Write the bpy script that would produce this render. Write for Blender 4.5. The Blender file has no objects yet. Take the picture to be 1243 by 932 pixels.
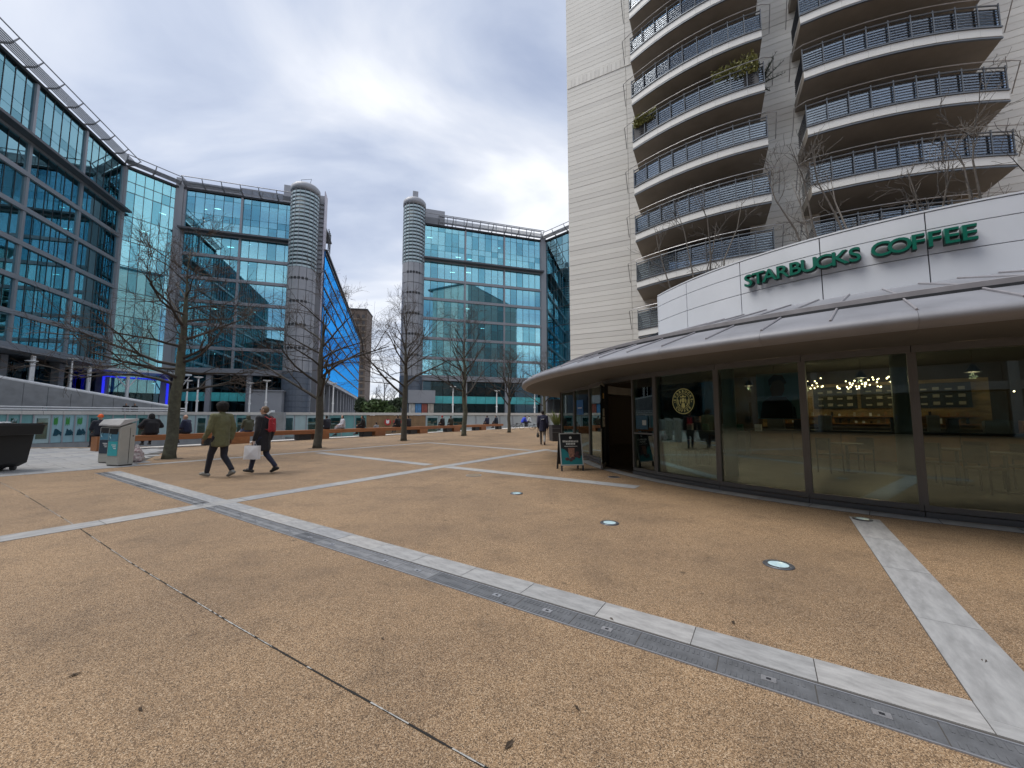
import bpy, bmesh, math, random
from mathutils import Vector, Matrix
from math import sin, cos, pi, radians as RAD
random.seed(7)
rnd = random.random
sc = bpy.context.scene
COL = sc.collection

# ------------------------------------------------------------------ camera, sky, sun, exposure
cam_d = bpy.data.cameras.new('camera'); cam = bpy.data.objects.new('camera', cam_d); COL.objects.link(cam)
cam_d.sensor_fit = 'HORIZONTAL'; cam_d.sensor_width = 36.0; cam_d.lens = 36.0 * 467 / 1243
cam_d.clip_start = 0.05; cam_d.clip_end = 3000
CAMH = 1.42; PITCH = math.atan(40 / 467.0)
cam.location = (0, 0, CAMH); cam.rotation_euler = (pi / 2 + PITCH, 0, 0)
sc.camera = cam
sc.render.resolution_x = 1024; sc.render.resolution_y = 768

SUN_EL, SUN_AZ = RAD(60), RAD(-95)       # azimuth measured from +Y clockwise (to the left of the view)
world = bpy.data.worlds.new('World'); sc.world = world; world.use_nodes = True
wn = world.node_tree.nodes; wl = world.node_tree.links; wn.clear()
def wnode(t, **k):
    n = wn.new(t)
    for a, b in k.items(): setattr(n, a, b)
    return n
sky = wnode('ShaderNodeTexSky', sky_type='NISHITA', sun_disc=False, sun_elevation=SUN_EL, sun_rotation=SUN_AZ)
tc = wnode('ShaderNodeTexCoord'); sep = wnode('ShaderNodeSeparateXYZ'); wl.new(tc.outputs['Generated'], sep.inputs[0])
zz = wnode('ShaderNodeMath', operation='ADD'); zz.inputs[1].default_value = 0.22
zm = wnode('ShaderNodeMath', operation='MAXIMUM'); zm.inputs[1].default_value = 0.0
wl.new(sep.outputs['Z'], zm.inputs[0]); wl.new(zm.outputs[0], zz.inputs[0])
cmb = wnode('ShaderNodeCombineXYZ')
for a in ('X', 'Y'):
    d = wnode('ShaderNodeMath', operation='DIVIDE'); wl.new(sep.outputs[a], d.inputs[0]); wl.new(zz.outputs[0], d.inputs[1]); wl.new(d.outputs[0], cmb.inputs[a])
n1 = wnode('ShaderNodeTexNoise'); n1.inputs['Scale'].default_value = 1.55; n1.inputs['Detail'].default_value = 7; n1.inputs['Roughness'].default_value = 0.5; n1.inputs['Distortion'].default_value = 0.5
mp = wnode('ShaderNodeMapping'); mp.inputs['Location'].default_value = (3.1, 1.45, 0); mp.inputs['Rotation'].default_value = (0, 0, RAD(35)); mp.inputs['Scale'].default_value = (0.75, 1.25, 1)
wl.new(cmb.outputs[0], mp.inputs[0]); wl.new(mp.outputs[0], n1.inputs['Vector'])
cr = wnode('ShaderNodeValToRGB')
E = cr.color_ramp.elements
E[0].position = 0.33; E[0].color = (3.2, 3.75, 5.1, 1)
E[1].position = 0.68; E[1].color = (9.2, 9.3, 9.5, 1)
e = E.new(0.45); e.color = (4.9, 5.4, 6.5, 1)
e = E.new(0.55); e.color = (6.5, 6.8, 7.5, 1)
wl.new(n1.outputs['Fac'], cr.inputs['Fac'])
mixc = wnode('ShaderNodeMixRGB'); mixc.inputs['Fac'].default_value = 0.86
wl.new(sky.outputs[0], mixc.inputs['Color1']); wl.new(cr.outputs[0], mixc.inputs['Color2'])
bg = wnode('ShaderNodeBackground'); bg.inputs['Strength'].default_value = 0.1
wo = wnode('ShaderNodeOutputWorld'); wl.new(mixc.outputs[0], bg.inputs['Color']); wl.new(bg.outputs[0], wo.inputs['Surface'])

sun_d = bpy.data.lights.new('sun', 'SUN'); sun_d.energy = 2.3; sun_d.angle = RAD(38); sun_d.color = (1.0, 0.96, 0.9)
sun = bpy.data.objects.new('sun', sun_d); COL.objects.link(sun)
sdir = Vector((sin(SUN_AZ) * cos(SUN_EL), cos(SUN_AZ) * cos(SUN_EL), sin(SUN_EL)))
sun.rotation_euler = sdir.to_track_quat('Z', 'Y').to_euler(); sun.location = sdir * 200
vs = sc.view_settings; vs.view_transform = 'Standard'; vs.look = 'None'; vs.exposure = 0.46; vs.gamma = 1.0
try: vs.use_curve_mapping = False
except Exception: pass

# ------------------------------------------------------------------ picture -> place (used to survey where things stand)
_F = 467.0
def ray(px, py):
    c, s = cos(PITCH), sin(PITCH); a = (px - 621.5) / _F; b = (466 - py) / _F
    return Vector((a, c - b * s, s + b * c))
def gnd(px, py, z=0.0):
    d = ray(px, py); t = (z - CAMH) / d.z; return Vector((0, 0, CAMH)) + d * t
def atY(px, py, Y):
    d = ray(px, py); return Vector((0, 0, CAMH)) + d * (Y / d.y)

# ------------------------------------------------------------------ materials
MATS = {}
def nodes_of(name):
    m = bpy.data.materials.new(name); m.use_nodes = True
    nt = m.node_tree; nt.nodes.clear(); return m, nt
def mat(name, col, rough=0.6, metal=0.0, var=0.12, scale=6.0, bump=0.0, bscale=60.0, emit=None, estr=0.0, spec=0.5, detail=4, col2=None, sheen=0.0):
    if name in MATS: return MATS[name]
    m, nt = nodes_of(name); N = nt.nodes; L = nt.links
    out = N.new('ShaderNodeOutputMaterial'); b = N.new('ShaderNodeBsdfPrincipled'); L.new(b.outputs[0], out.inputs[0])
    b.inputs['Roughness'].default_value = rough; b.inputs['Metallic'].default_value = metal
    b.inputs['Specular IOR Level'].default_value = spec
    if sheen: b.inputs['Sheen Weight'].default_value = sheen
    t = N.new('ShaderNodeTexCoord')
    if var or col2:
        n = N.new('ShaderNodeTexNoise'); n.inputs['Scale'].default_value = scale; n.inputs['Detail'].default_value = detail; n.inputs['Roughness'].default_value = 0.6
        L.new(t.outputs['Object'], n.inputs['Vector'])
        r = N.new('ShaderNodeValToRGB'); L.new(n.outputs['Fac'], r.inputs['Fac'])
        c2 = col2 or tuple(min(1, c * (1 + var)) for c in col); c1 = tuple(c * (1 - var) for c in col) if not col2 else col
        r.color_ramp.elements[0].position = 0.3; r.color_ramp.elements[1].position = 0.7
        r.color_ramp.elements[0].color = (*c1, 1); r.color_ramp.elements[1].color = (*c2, 1)
        L.new(r.outputs[0], b.inputs['Base Color'])
        rr = N.new('ShaderNodeMapRange'); rr.inputs['To Min'].default_value = max(0.02, rough - 0.12); rr.inputs['To Max'].default_value = min(1, rough + 0.12)
        L.new(n.outputs['Fac'], rr.inputs['Value']); L.new(rr.outputs[0], b.inputs['Roughness'])
    else: b.inputs['Base Color'].default_value = (*col, 1)
    if bump:
        n2 = N.new('ShaderNodeTexNoise'); n2.inputs['Scale'].default_value = bscale; n2.inputs['Detail'].default_value = 3; L.new(t.outputs['Object'], n2.inputs['Vector'])
        bp = N.new('ShaderNodeBump'); bp.inputs['Strength'].default_value = bump; bp.inputs['Distance'].default_value = 0.02
        L.new(n2.outputs['Fac'], bp.inputs['Height']); L.new(bp.outputs[0], b.inputs['Normal'])
    if emit:
        b.inputs['Emission Color'].default_value = (*emit, 1); b.inputs['Emission Strength'].default_value = estr
    MATS[name] = m; return m
def glass(name, tint=(0.8, 0.9, 0.9), refl=(0.95, 0.97, 1.0), boost=1.0, base=0.03, rough=0.0, wav=0.0):
    if name in MATS: return MATS[name]
    m, nt = nodes_of(name); N = nt.nodes; L = nt.links
    out = N.new('ShaderNodeOutputMaterial'); mx = N.new('ShaderNodeMixShader'); L.new(mx.outputs[0], out.inputs[0])
    tr = N.new('ShaderNodeBsdfTransparent'); tr.inputs[0].default_value = (*tint, 1)
    gl = N.new('ShaderNodeBsdfGlossy'); gl.inputs['Color'].default_value = (*refl, 1); gl.inputs['Roughness'].default_value = rough
    fr = N.new('ShaderNodeFresnel'); fr.inputs['IOR'].default_value = 1.52
    ma = N.new('ShaderNodeMath'); ma.operation = 'MULTIPLY_ADD'; ma.inputs[1].default_value = boost; ma.inputs[2].default_value = base; ma.use_clamp = True
    if wav:
        t = N.new('ShaderNodeTexCoord'); n = N.new('ShaderNodeTexNoise'); n.inputs['Scale'].default_value = 0.35; n.inputs['Detail'].default_value = 1
        L.new(t.outputs['Object'], n.inputs['Vector'])
        bp = N.new('ShaderNodeBump'); bp.inputs['Strength'].default_value = wav; bp.inputs['Distance'].default_value = 0.05
        L.new(n.outputs['Fac'], bp.inputs['Height']); L.new(bp.outputs[0], gl.inputs['Normal'])
    L.new(fr.outputs[0], ma.inputs[0]); L.new(ma.outputs[0], mx.inputs['Fac']); L.new(tr.outputs[0], mx.inputs[1]); L.new(gl.outputs[0], mx.inputs[2])
    MATS[name] = m; return m

def gravel_material():
    m, nt = nodes_of('resin_gravel'); N = nt.nodes; L = nt.links
    out = N.new('ShaderNodeOutputMaterial'); b = N.new('ShaderNodeBsdfPrincipled'); L.new(b.outputs[0], out.inputs[0])
    t = N.new('ShaderNodeTexCoord')
    v = N.new('ShaderNodeTexVoronoi'); v.inputs['Scale'].default_value = 240; L.new(t.outputs['Object'], v.inputs['Vector'])
    sx = N.new('ShaderNodeSeparateColor'); L.new(v.outputs['Color'], sx.inputs[0])
    r = N.new('ShaderNodeValToRGB'); L.new(sx.outputs[0], r.inputs['Fac'])
    cs = [(0.0, (0.055, 0.038, 0.022)), (0.22, (0.155, 0.098, 0.053)), (0.5, (0.285, 0.186, 0.102)), (0.78, (0.385, 0.256, 0.144)), (1.0, (0.54, 0.42, 0.29))]
    e = r.color_ramp.elements; e[0].position = 0; e[0].color = (*cs[0][1], 1); e[1].position = 1; e[1].color = (*cs[-1][1], 1)
    for p, c in cs[1:-1]:
        k = e.new(p); k.color = (*c, 1)
    def noise(scale, detail, lo, hi, c0, c1):
        n = N.new('ShaderNodeTexNoise'); n.inputs['Scale'].default_value = scale; n.inputs['Detail'].default_value = detail; n.inputs['Roughness'].default_value = 0.6
        L.new(t.outputs['Object'], n.inputs['Vector'])
        q = N.new('ShaderNodeValToRGB'); q.color_ramp.elements[0].position = lo; q.color_ramp.elements[1].position = hi
        q.color_ramp.elements[0].color = (*c0, 1); q.color_ramp.elements[1].color = (*c1, 1); L.new(n.outputs['Fac'], q.inputs['Fac']); return q
    def mul(a, bb, f=1.0):
        x = N.new('ShaderNodeMixRGB'); x.blend_type = 'MULTIPLY'; x.inputs['Fac'].default_value = f
        L.new(a.outputs[0], x.inputs['Color1']); L.new(bb.outputs[0], x.inputs['Color2']); return x
    c = mul(r, noise(0.45, 5, 0.36, 0.62, (0.74, 0.73, 0.74), (1.02, 1.0, 0.98)))
    c = mul(c, noise(2.1, 6, 0.33, 0.5, (0.8, 0.8, 0.81), (1, 1, 1)))
    c = mul(c, noise(16, 3, 0.3, 0.45, (0.78, 0.77, 0.76), (1, 1, 1)))
    # trodden gum and drip spots
    g = N.new('ShaderNodeTexVoronoi'); g.inputs['Scale'].default_value = 1.7; L.new(t.outputs['Object'], g.inputs['Vector'])
    gr = N.new('ShaderNodeValToRGB'); gr.color_ramp.elements[0].position = 0.035; gr.color_ramp.elements[0].color = (.55, .54, .53, 1); gr.color_ramp.elements[1].position = 0.06; gr.color_ramp.elements[1].color = (1, 1, 1, 1)
    L.new(g.outputs['Distance'], gr.inputs['Fac']); c = mul(c, gr)
    L.new(c.outputs[0], b.inputs['Base Color'])
    b.inputs['Roughness'].default_value = 0.72; b.inputs['Specular IOR Level'].default_value = 0.45
    bp = N.new('ShaderNodeBump'); bp.inputs['Strength'].default_value = 0.7; bp.inputs['Distance'].default_value = 0.003; bp.invert = True
    L.new(v.outputs['Distance'], bp.inputs['Height']); L.new(bp.outputs[0], b.inputs['Normal'])
    return m

# ------------------------------------------------------------------ mesh helpers
class MB:
    def __init__(s): s.v = []; s.f = []; s.m = []
    def add(s, vs, fs, mi=0):
        o = len(s.v); s.v += [tuple(p) for p in vs]
        for f in fs: s.f.append(tuple(i + o for i in f)); s.m.append(mi)
    def box(s, x0, x1, y0, y1, z0, z1, mi=0, M=None):
        vs = [Vector((x, y, z)) for z in (z0, z1) for y in (y0, y1) for x in (x0, x1)]
        if M: vs = [M @ p for p in vs]
        s.add(vs, [(0, 2, 3, 1), (4, 5, 7, 6), (0, 1, 5, 4), (2, 6, 7, 3), (0, 4, 6, 2), (1, 3, 7, 5)], mi); return s
    def tube(s, pts, rs, n=6, mi=0, cap=True):
        pts = [Vector(p) for p in pts]
        if not isinstance(rs, (list, tuple)): rs = [rs] * len(pts)
        rings = []; up = Vector((0, 0, 1)); prev = None
        for i, p in enumerate(pts):
            d = (pts[min(i + 1, len(pts) - 1)] - pts[max(i - 1, 0)])
            d = d.normalized() if d.length > 1e-9 else Vector((0, 0, 1))
            if prev is None:
                a = Vector((1, 0, 0)) if abs(d.x) < 0.8 else Vector((0, 1, 0))
            else: a = prev
            a = (a - d * a.dot(d))
            a = a.normalized() if a.length > 1e-6 else d.orthogonal().normalized()
            prev = a; b = d.cross(a)
            rings.append([p + (a * cos(2 * pi * k / n) + b * sin(2 * pi * k / n)) * rs[i] for k in range(n)])
        vs = [q for r in rings for q in r]; fs = []
        for i in range(len(pts) - 1):
            for k in range(n): fs.append((i * n + k, i * n + (k + 1) % n, (i + 1) * n + (k + 1) % n, (i + 1) * n + k))
        if cap: fs.append(tuple(range(n))[::-1]); fs.append(tuple(range((len(pts) - 1) * n, len(pts) * n)))
        s.add(vs, fs, mi); return s
    def prism(s, poly, z0, z1, mi=0, M=None):
        n = len(poly); vs = [Vector((x, y, z0)) for x, y in poly] + [Vector((x, y, z1)) for x, y in poly]
        if M: vs = [M @ p for p in vs]
        s.add(vs, [tuple(range(n))[::-1], tuple(range(n, 2 * n))] + [(k, (k + 1) % n, n + (k + 1) % n, n + k) for k in range(n)], mi); return s
    def sweep(s, prof, a0, a1, n, mi=0, closed=True, caps=True):     # profile (r,z) swept round the local z axis
        m = len(prof); vs = []; fs = []
        for i in range(n + 1):
            a = a0 + (a1 - a0) * i / n
            vs += [(r * cos(a), r * sin(a), z) for r, z in prof]
        for i in range(n):
            for k in range(m if closed else m - 1): fs.append((i * m + k, (i + 1) * m + k, (i + 1) * m + (k + 1) % m, i * m + (k + 1) % m))
        if closed and caps: fs.append(tuple(range(m))); fs.append(tuple(range(n * m, n * m + m))[::-1])
        s.add(vs, fs, mi); return s
    def ball(s, c, r, n=10, m=7, mi=0, sq=(1, 1, 1)):
        vs = []; fs = []
        for i in range(m + 1):
            th = pi * i / m
            for k in range(n): vs.append((c[0] + r * sq[0] * sin(th) * cos(2 * pi * k / n), c[1] + r * sq[1] * sin(th) * sin(2 * pi * k / n), c[2] + r * sq[2] * cos(th)))
        for i in range(m):
            for k in range(n): fs.append((i * n + k, (i + 1) * n + k, (i + 1) * n + (k + 1) % n, i * n + (k + 1) % n))
        s.add(vs, fs, mi); return s
    def mesh(s, name, mats, smooth=False):
        me = bpy.data.meshes.new(name); me.from_pydata(s.v, [], s.f)
        for q in (mats if isinstance(mats, (list, tuple)) else [mats]): me.materials.append(q)
        if any(s.m): me.polygons.foreach_set('material_index', s.m)
        bm = bmesh.new(); bm.from_mesh(me); bmesh.ops.remove_doubles(bm, verts=bm.verts, dist=1e-6); bmesh.ops.recalc_face_normals(bm, faces=bm.faces); bm.to_mesh(me); bm.free()
        if smooth: me.polygons.foreach_set('use_smooth', [True] * len(me.polygons))
        me.update(); return me
    def build(s, name, mats, parent=None, M=None, smooth=False):
        return put(name, s.mesh(name, mats, smooth), parent, M)
def put(name, me, parent=None, M=None):
    o = bpy.data.objects.new(name, me); COL.objects.link(o)
    if parent is not None: o.parent = parent
    if M is not None: o.matrix_basis = M
    return o
def thing(name, label, cat, loc=(0, 0, 0), rz=0.0, group=None):
    o = bpy.data.objects.new(name, None); COL.objects.link(o); o.empty_display_size = 0.3
    o.location = loc; o.rotation_euler = (0, 0, rz); return tag(o, label, cat, group)
def tag(o, label, cat=None, group=None):
    o['label'] = label
    if cat: o['category'] = cat
    if group: o['group'] = group
    return o
def struct(o): o['kind'] = 'structure'; return o
def stuff(o): o['kind'] = 'stuff'; return o
def FR(p, deg, z=0.0): return Matrix.Translation((p[0], p[1], z)) @ Matrix.Rotation(RAD(deg), 4, 'Z')
UB = {}
def piece(name, m, parent, F, x0, x1, y0, y1, z0, z1):          # one box piece sharing its mesh with its likes
    k = (name, m.name)
    if k not in UB: UB[k] = MB().box(-.5, .5, -.5, .5, -.5, .5).mesh(name, m)
    M = F @ Matrix.Translation(((x0 + x1) / 2, (y0 + y1) / 2, (z0 + z1) / 2)) @ Matrix.Diagonal((x1 - x0, y1 - y0, z1 - z0, 1))
    return put(name, UB[k], parent, M)
TXT = {}
WORK = bpy.data.scenes.new('work'); WVL = WORK.view_layers[0]     # small side scene in which modifiers and text are turned into meshes
def baked(o):
    WORK.collection.objects.link(o); WVL.update(); return bpy.data.meshes.new_from_object(o.evaluated_get(WVL.depsgraph))
def letter(ch, size, extrude, offset=0.0, m=None):
    k = (ch, size, extrude, offset, m.name)
    if k not in TXT:
        c = bpy.data.curves.new('t', 'FONT'); c.body = ch; c.size = size; c.extrude = extrude; c.offset = offset; c.align_x = 'CENTER'; c.resolution_u = 4
        o = bpy.data.objects.new('t', c); me = baked(o)
        bpy.data.objects.remove(o); me.materials.clear(); me.materials.append(m); TXT[k] = me
    return TXT[k]
def copy_tree(o, parent=None, label=None):
    c = o.copy(); COL.objects.link(c)
    if parent is not None: c.parent = parent
    for ch in list(o.children): copy_tree(ch, c)
    if label: c['label'] = label
    return c
I4 = Matrix.Identity(4)

# shared materials
M_frame = mat('grey_aluminium', (0.27, 0.28, 0.31), 0.45, 0.3, 0.08, 3)
M_panel = mat('grey_panel', (0.30, 0.31, 0.34), 0.5, 0.15, 0.07, 1.2)
M_dark = mat('dark_metal', (0.03, 0.032, 0.037), 0.5, 0.2, 0.15, 5)
M_white = mat('white_paint', (0.72, 0.73, 0.74), 0.5, 0, 0.06, 3)
M_granite = mat('pale_granite', (0.36, 0.36, 0.36), 0.75, 0, 0.2, 14, 0.15, 180, detail=8)
M_stone = mat('pale_stone', (0.55, 0.53, 0.5), 0.75, 0, 0.1, 6)
M_gravel = gravel_material()
# ------------------------------------------------------------------ ground, plaza, terrace
HB = RAD(28); DB = Vector((sin(HB), cos(HB), 0)); NB = Vector((-cos(HB), sin(HB), 0)); B0 = Vector((-17.1, 16.0, 0))
GA = 90 - 32.5                                    # paving grid: local x runs along heading 32.5 deg
e2 = Vector((sin(RAD(32.5)), cos(RAD(32.5)), 0)); e1 = Vector((cos(RAD(32.5)), -sin(RAD(32.5)), 0))
edge = [(-90, 9), (-24, 18.0), (-18.9, 18.3)] + [tuple((B0 + NB * 1.5 + DB * t).xy) for t in (2.6, 20, 45)] + [(90, 56.4), (90, -60), (-90, -60)]
struct(MB().prism(edge, -3.4, 0.0).build('plaza_ground', M_gravel))
M_asph = mat('far_paving', (0.22, 0.21, 0.2), 0.8, 0, 0.15, 0.5)
struct(MB().box(-1500, 1500, -1500, 1500, -3.9, -3.3).build('ground', M_asph))

def slabs(name, m, P, d, length, width, n, th=0.005, gap=0.006, parent=None, z=0.0, jitter=0.02):
    """row of n separate slabs from P along unit vector d"""
    q = Vector((d.y, -d.x, 0)); F = Matrix((( d.x, q.x, 0, 0), (d.y, q.y, 0, 0), (0, 0, 1, 0), (0, 0, 0, 1)))
    F = Matrix.Translation((P.x, P.y, z)) @ F
    L = length / n
    for i in range(n):
        piece('paving_slab', m[int(rnd() * len(m))], parent, F, i * L + gap / 2, (i + 1) * L - gap / 2, -width / 2, width / 2, -0.02, th + rnd() * 0.0015)
gran = [mat('granite_%s' % k, c, 0.72, 0, 0.24, 5, 0.2, 220, detail=12) for k, c in (('a', (0.29, 0.29, 0.29)), ('b', (0.325, 0.32, 0.315)), ('c', (0.265, 0.27, 0.28)), ('d', (0.305, 0.305, 0.305)))]
M_joint = mat('joint_bed', (0.07, 0.065, 0.06), 0.9)
def band(name, a, b, width, seg=0.85):
    a = Vector(a).to_3d() if len(a) == 2 else Vector(a); b = Vector(b).to_3d() if len(b) == 2 else Vector(b)
    d = (b - a); Ln = d.length; d.normalize(); q = Vector((d.y, -d.x, 0)) * (width / 2 + 0.004)
    bed = MB(); bed.add([a - q, b - q, b + q, a + q], [(0, 1, 2, 3)])
    for i, v in enumerate(bed.v): bed.v[i] = (v[0], v[1], 0.0015)
    o = struct(bed.build(name, M_joint)); slabs('paving_slab', gran, a, d, Ln, width, max(1, round(Ln / seg)), parent=o); return o
band('paving_band', (-8.2, 0.95), (0.97 + 0.6, 16.03 + 1.0), 0.36)
band('paving_band', (-12.6, 9.0), (-4.7, 21.4), 0.34)
# band crossing in front of the cafe, stopping where it meets the curved kerb
band('paving_band', (-7.7, 15.5), (-2.45, 11.58), 0.36); band('paving_band', (-1.8, 11.1), (2.55, 7.95), 0.36)
band('paving_band', (-4.75, 21.6), (0.85, 16.5), 0.34)
band('paving_band', (1.65, 16.55), (2.4, 15.0), 0.5)
band('paving_band', (4.95, 5.55), (2.36, 1.85), 0.32, 1.1)

# drain: pale slabs on one side, dark slotted covers on the other
dA, dB = Vector((-10.45, 10.1, 0)), Vector((2.27, 1.80, 0)); dd = (dB - dA).normalized(); dq = Vector((dd.y, -dd.x, 0))
dB = dB + dd * 2.4; Ln = (dB - dA).length
bed = MB(); w = 0.23
bed.add([tuple((p + dq * s).xy) + (0.0016,) for p, s in ((dA, -w), (dB, -w), (dB, w), (dA, w))], [(0, 1, 2, 3)])
drain = struct(bed.build('drain_channel', M_joint))
M_cover = mat('drain_cover_steel', (0.14, 0.145, 0.155), 0.55, 0.3, 0.2, 9, 0.1, 90)
M_cover2 = mat('drain_cover_pale', (0.2, 0.205, 0.215), 0.6, 0.2, 0.2, 9, 0.1, 90)
slabs('paving_slab', gran, dA - dq * 0.105, dd, Ln, 0.24, round(Ln / 0.62), parent=drain, gap=0.005)
Fd = Matrix.Translation(dA + dq * 0.135) @ Matrix(((dd.x, dq.x, 0, 0), (dd.y, dq.y, 0, 0), (0, 0, 1, 0), (0, 0, 0, 1)))
ncov = round(Ln / 0.45); Lc = Ln / ncov
cov = MB().box(-Lc / 2 + .003, Lc / 2 - .003, -.085, .085, -.02, .003)
for k in range(14):
    for s in (-1, 1): cov.box(-Lc / 2 + .03 + k * .028, -Lc / 2 + .042 + k * .028, s * .05 - .022, s * .05 + .022, .0025, .0055)
cov1 = cov.mesh('drain_cover', M_cover); cov2 = cov.mesh('drain_cover', M_cover2)
pl = MB().box(-.035, .035, -.022, .022, .003, .0075, 0).box(-.011, .011, -.009, .009, .007, .0085, 1).mesh('makers_plate', [mat('plate', (0.4, 0.4, 0.42), 0.4, 0.6, 0.1), M_dark])
for i in range(ncov):
    c = put('drain_cover', cov2 if i * Lc < 11.5 and (i % 7) else cov1, drain, Fd @ Matrix.Translation(((i + .5) * Lc, 0, 0)))
    if i % 7 not in (2, 5): put('makers_plate', pl, c, Matrix.Translation((0.02, 0, 0)))
# steel edge strips
for s in (0.045, 0.228):
    MB().box(0, Ln, -.004, .004, -.02, .0075).build('edge_strip', M_frame, drain, Matrix.Translation(dA + dq * s) @ Fd.to_3x3().to_4x4())

# old expansion joint: broken filler, part dark gap, part white sealant
jp = [gnd(*q) for q in [(-30, 571), (24, 597), (96, 641), (160, 684), (239.5, 731.7), (279, 755.6), (330, 785), (400, 825), (450, 853), (496, 879), (540, 904), (588, 931)]]
jp.append(jp[-1] + (jp[-1] - jp[-3]).normalized() * 2.5)
jd = MB(); jl = MB(); random.seed(3)
def strip(mb, a, b, w0, w1, z):
    d = (b - a).normalized(); q = Vector((d.y, -d.x, 0)); mb.add([(*(a - q * w0).xy, z), (*(b - q * w1).xy, z), (*(b + q * w1).xy, z), (*(a + q * w0).xy, z)], [(0, 1, 2, 3)])
for i in range(len(jp) - 1):
    n = max(3, int((jp[i + 1] - jp[i]).length / 0.04)); wj = [0.004 + 0.003 * rnd() for _ in range(n + 1)]; off = [(rnd() - .5) * 0.006 for _ in range(n + 1)]
    white = False
    for k in range(n):
        a = jp[i].lerp(jp[i + 1], k / n); b = jp[i].lerp(jp[i + 1], (k + 1) / n)
        strip(jd, a, b, wj[k], wj[k + 1], 0.0022)
        if rnd() < 0.1: white = not white
        if white or (i in (4, 5) and rnd() < .8): strip(jl, a, b, 0.001 + rnd() * 0.004, 0.001 + rnd() * 0.004, 0.0032)
jo = struct(jd.build('expansion_joint', mat('joint_gap', (0.012, 0.011, 0.01), 0.9)))
jl.build('sealant', mat('white_sealant', (0.36, 0.35, 0.33), 0.8, 0, 0.2, 40), jo)

# granite yard at the left
yard = struct(MB().prism([(-40, 8.4), (-13.0, 8.75), (-12.45, 9.25), (-10.9, 11.2), (-15.6, 17.9), (-24, 17.7), (-40, 14)], -0.2, 0.0018).build('granite_yard', M_joint))
def inpoly(x, y, P):
    c = False; j = len(P) - 1
    for i in range(len(P)):
        if (P[i][1] > y) != (P[j][1] > y) and x < (P[j][0] - P[i][0]) * (y - P[i][1]) / (P[j][1] - P[i][1]) + P[i][0]: c = not c
        j = i
    return c
yp = [(-34, 8.5), (-13.1, 8.85), (-12.6, 9.3), (-11.1, 11.2), (-15.7, 17.7), (-24, 17.6), (-34, 14.5)]
Fy = FR((-12.5, 9.3), GA); ext = []
for i in range(-6, 14):
    for j in range(-4, 34):
        x0, y0 = i * 0.9 + (0.45 if j % 2 else 0), j * 0.6
        cen = Fy @ Vector((x0 + .45, y0 + .3, 0))
        if inpoly(cen.x, cen.y, yp): piece('paving_slab', gran[int(rnd() * 4)], yard, Fy, x0 + .004, x0 + .896, y0 + .004, y0 + .596, -.02, .006 + rnd() * .002)

# pale stone margin behind the benches and round the cafe
mg = MB(); a, b = B0 + NB * 0.75 + DB * -1, B0 + NB * 0.75 + DB * 45; q = NB * 0.72
mg.add([(*(p).xy, 0.004) for p in (a - q, b - q, b + q, a + q)], [(0, 1, 2, 3)]); struct(mg.build('stone_margin', M_stone))

# upper terrace on the far side of the sunken amphitheatre
rimpx = [(-420, 15), (-150, 27), (0, 33.5), (100, 38), (200, 42), (350, 47), (480, 51), (600, 54), (700, 57), (1000, 64)]
rim = [Vector(((px - 621.5) / _F * Y, Y, 0)) for px, Y in rimpx]
terr = [(p.x, p.y) for p in rim] + [(1400, 300), (1400, 1400), (-1400, 1400), (-1400, 40)]
struct(MB().prism([(x, y + 0.35) for x, y in terr], -3.2, 1.1).build('terrace', mat('terrace_paving', (0.3, 0.29, 0.27), 0.8, 0, 0.15, 1)))
struct(MB().prism([(-60, 20), (-20, 19.5), (-16, 22), (2, 55), (0, 56), (-50, 60)], -3.2, -3.05).build('amphitheatre_floor', mat('amphi_floor', (0.35, 0.34, 0.32), 0.8)))

# retaining wall of the far side, made of shop fronts and panels under a white coping
rw = thing('retaining_wall', 'low curving wall of shopfront panels below a white coping across the amphitheatre', 'wall', rim[2])
def rimpos(px):
    for i in range(len(rimpx) - 1):
        if rimpx[i][0] <= px <= rimpx[i + 1][0]:
            t = (px - rimpx[i][0]) / (rimpx[i + 1][0] - rimpx[i][0])
            return rim[i].lerp(rim[i + 1], t)
g_shop = glass('shop_glass', (0.55, 0.75, 0.75), (0.8, 0.95, 1), 2.0, 0.12)
M_pale = mat('pale_blue_panel', (0.38, 0.5, 0.52), 0.5, 0, 0.08, 2); M_teal = mat('teal_panel', (0.13, 0.30, 0.31), 0.4, 0, 0.15, 1)
M_greyst = mat('grey_stone', (0.26, 0.27, 0.28), 0.8, 0, 0.15, 1.5); M_hoard = mat('timber_hoarding', (0.24, 0.15, 0.08), 0.7, 0, 0.25, 3)
M_pwhite = mat('pale_panel', (0.42, 0.46, 0.48), 0.5, 0, 0.06, 2)
iM = Matrix.Translation(-rim[2])
zones = [(-200, 40, M_teal), (40, 62, M_pale), (62, 108, 'paint'), (108, 180, M_teal), (180, 250, M_pale), (250, 300, M_teal), (300, 345, M_greyst), (345, 398, M_pale), (398, 444, M_teal), (444, 516, M_hoard), (516, 562, M_pale), (562, 725, M_pwhite)]
M_paint = mat('painted_glass', (0.26, 0.44, 0.5), 0.4, 0, 0.1, 2); M_gpaint = mat('green_paint', (0.04, 0.28, 0.05), 0.5, 0, 0.2, 6); M_ink = mat('dark_ink', (0.02, 0.09, 0.13), 0.6)
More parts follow.
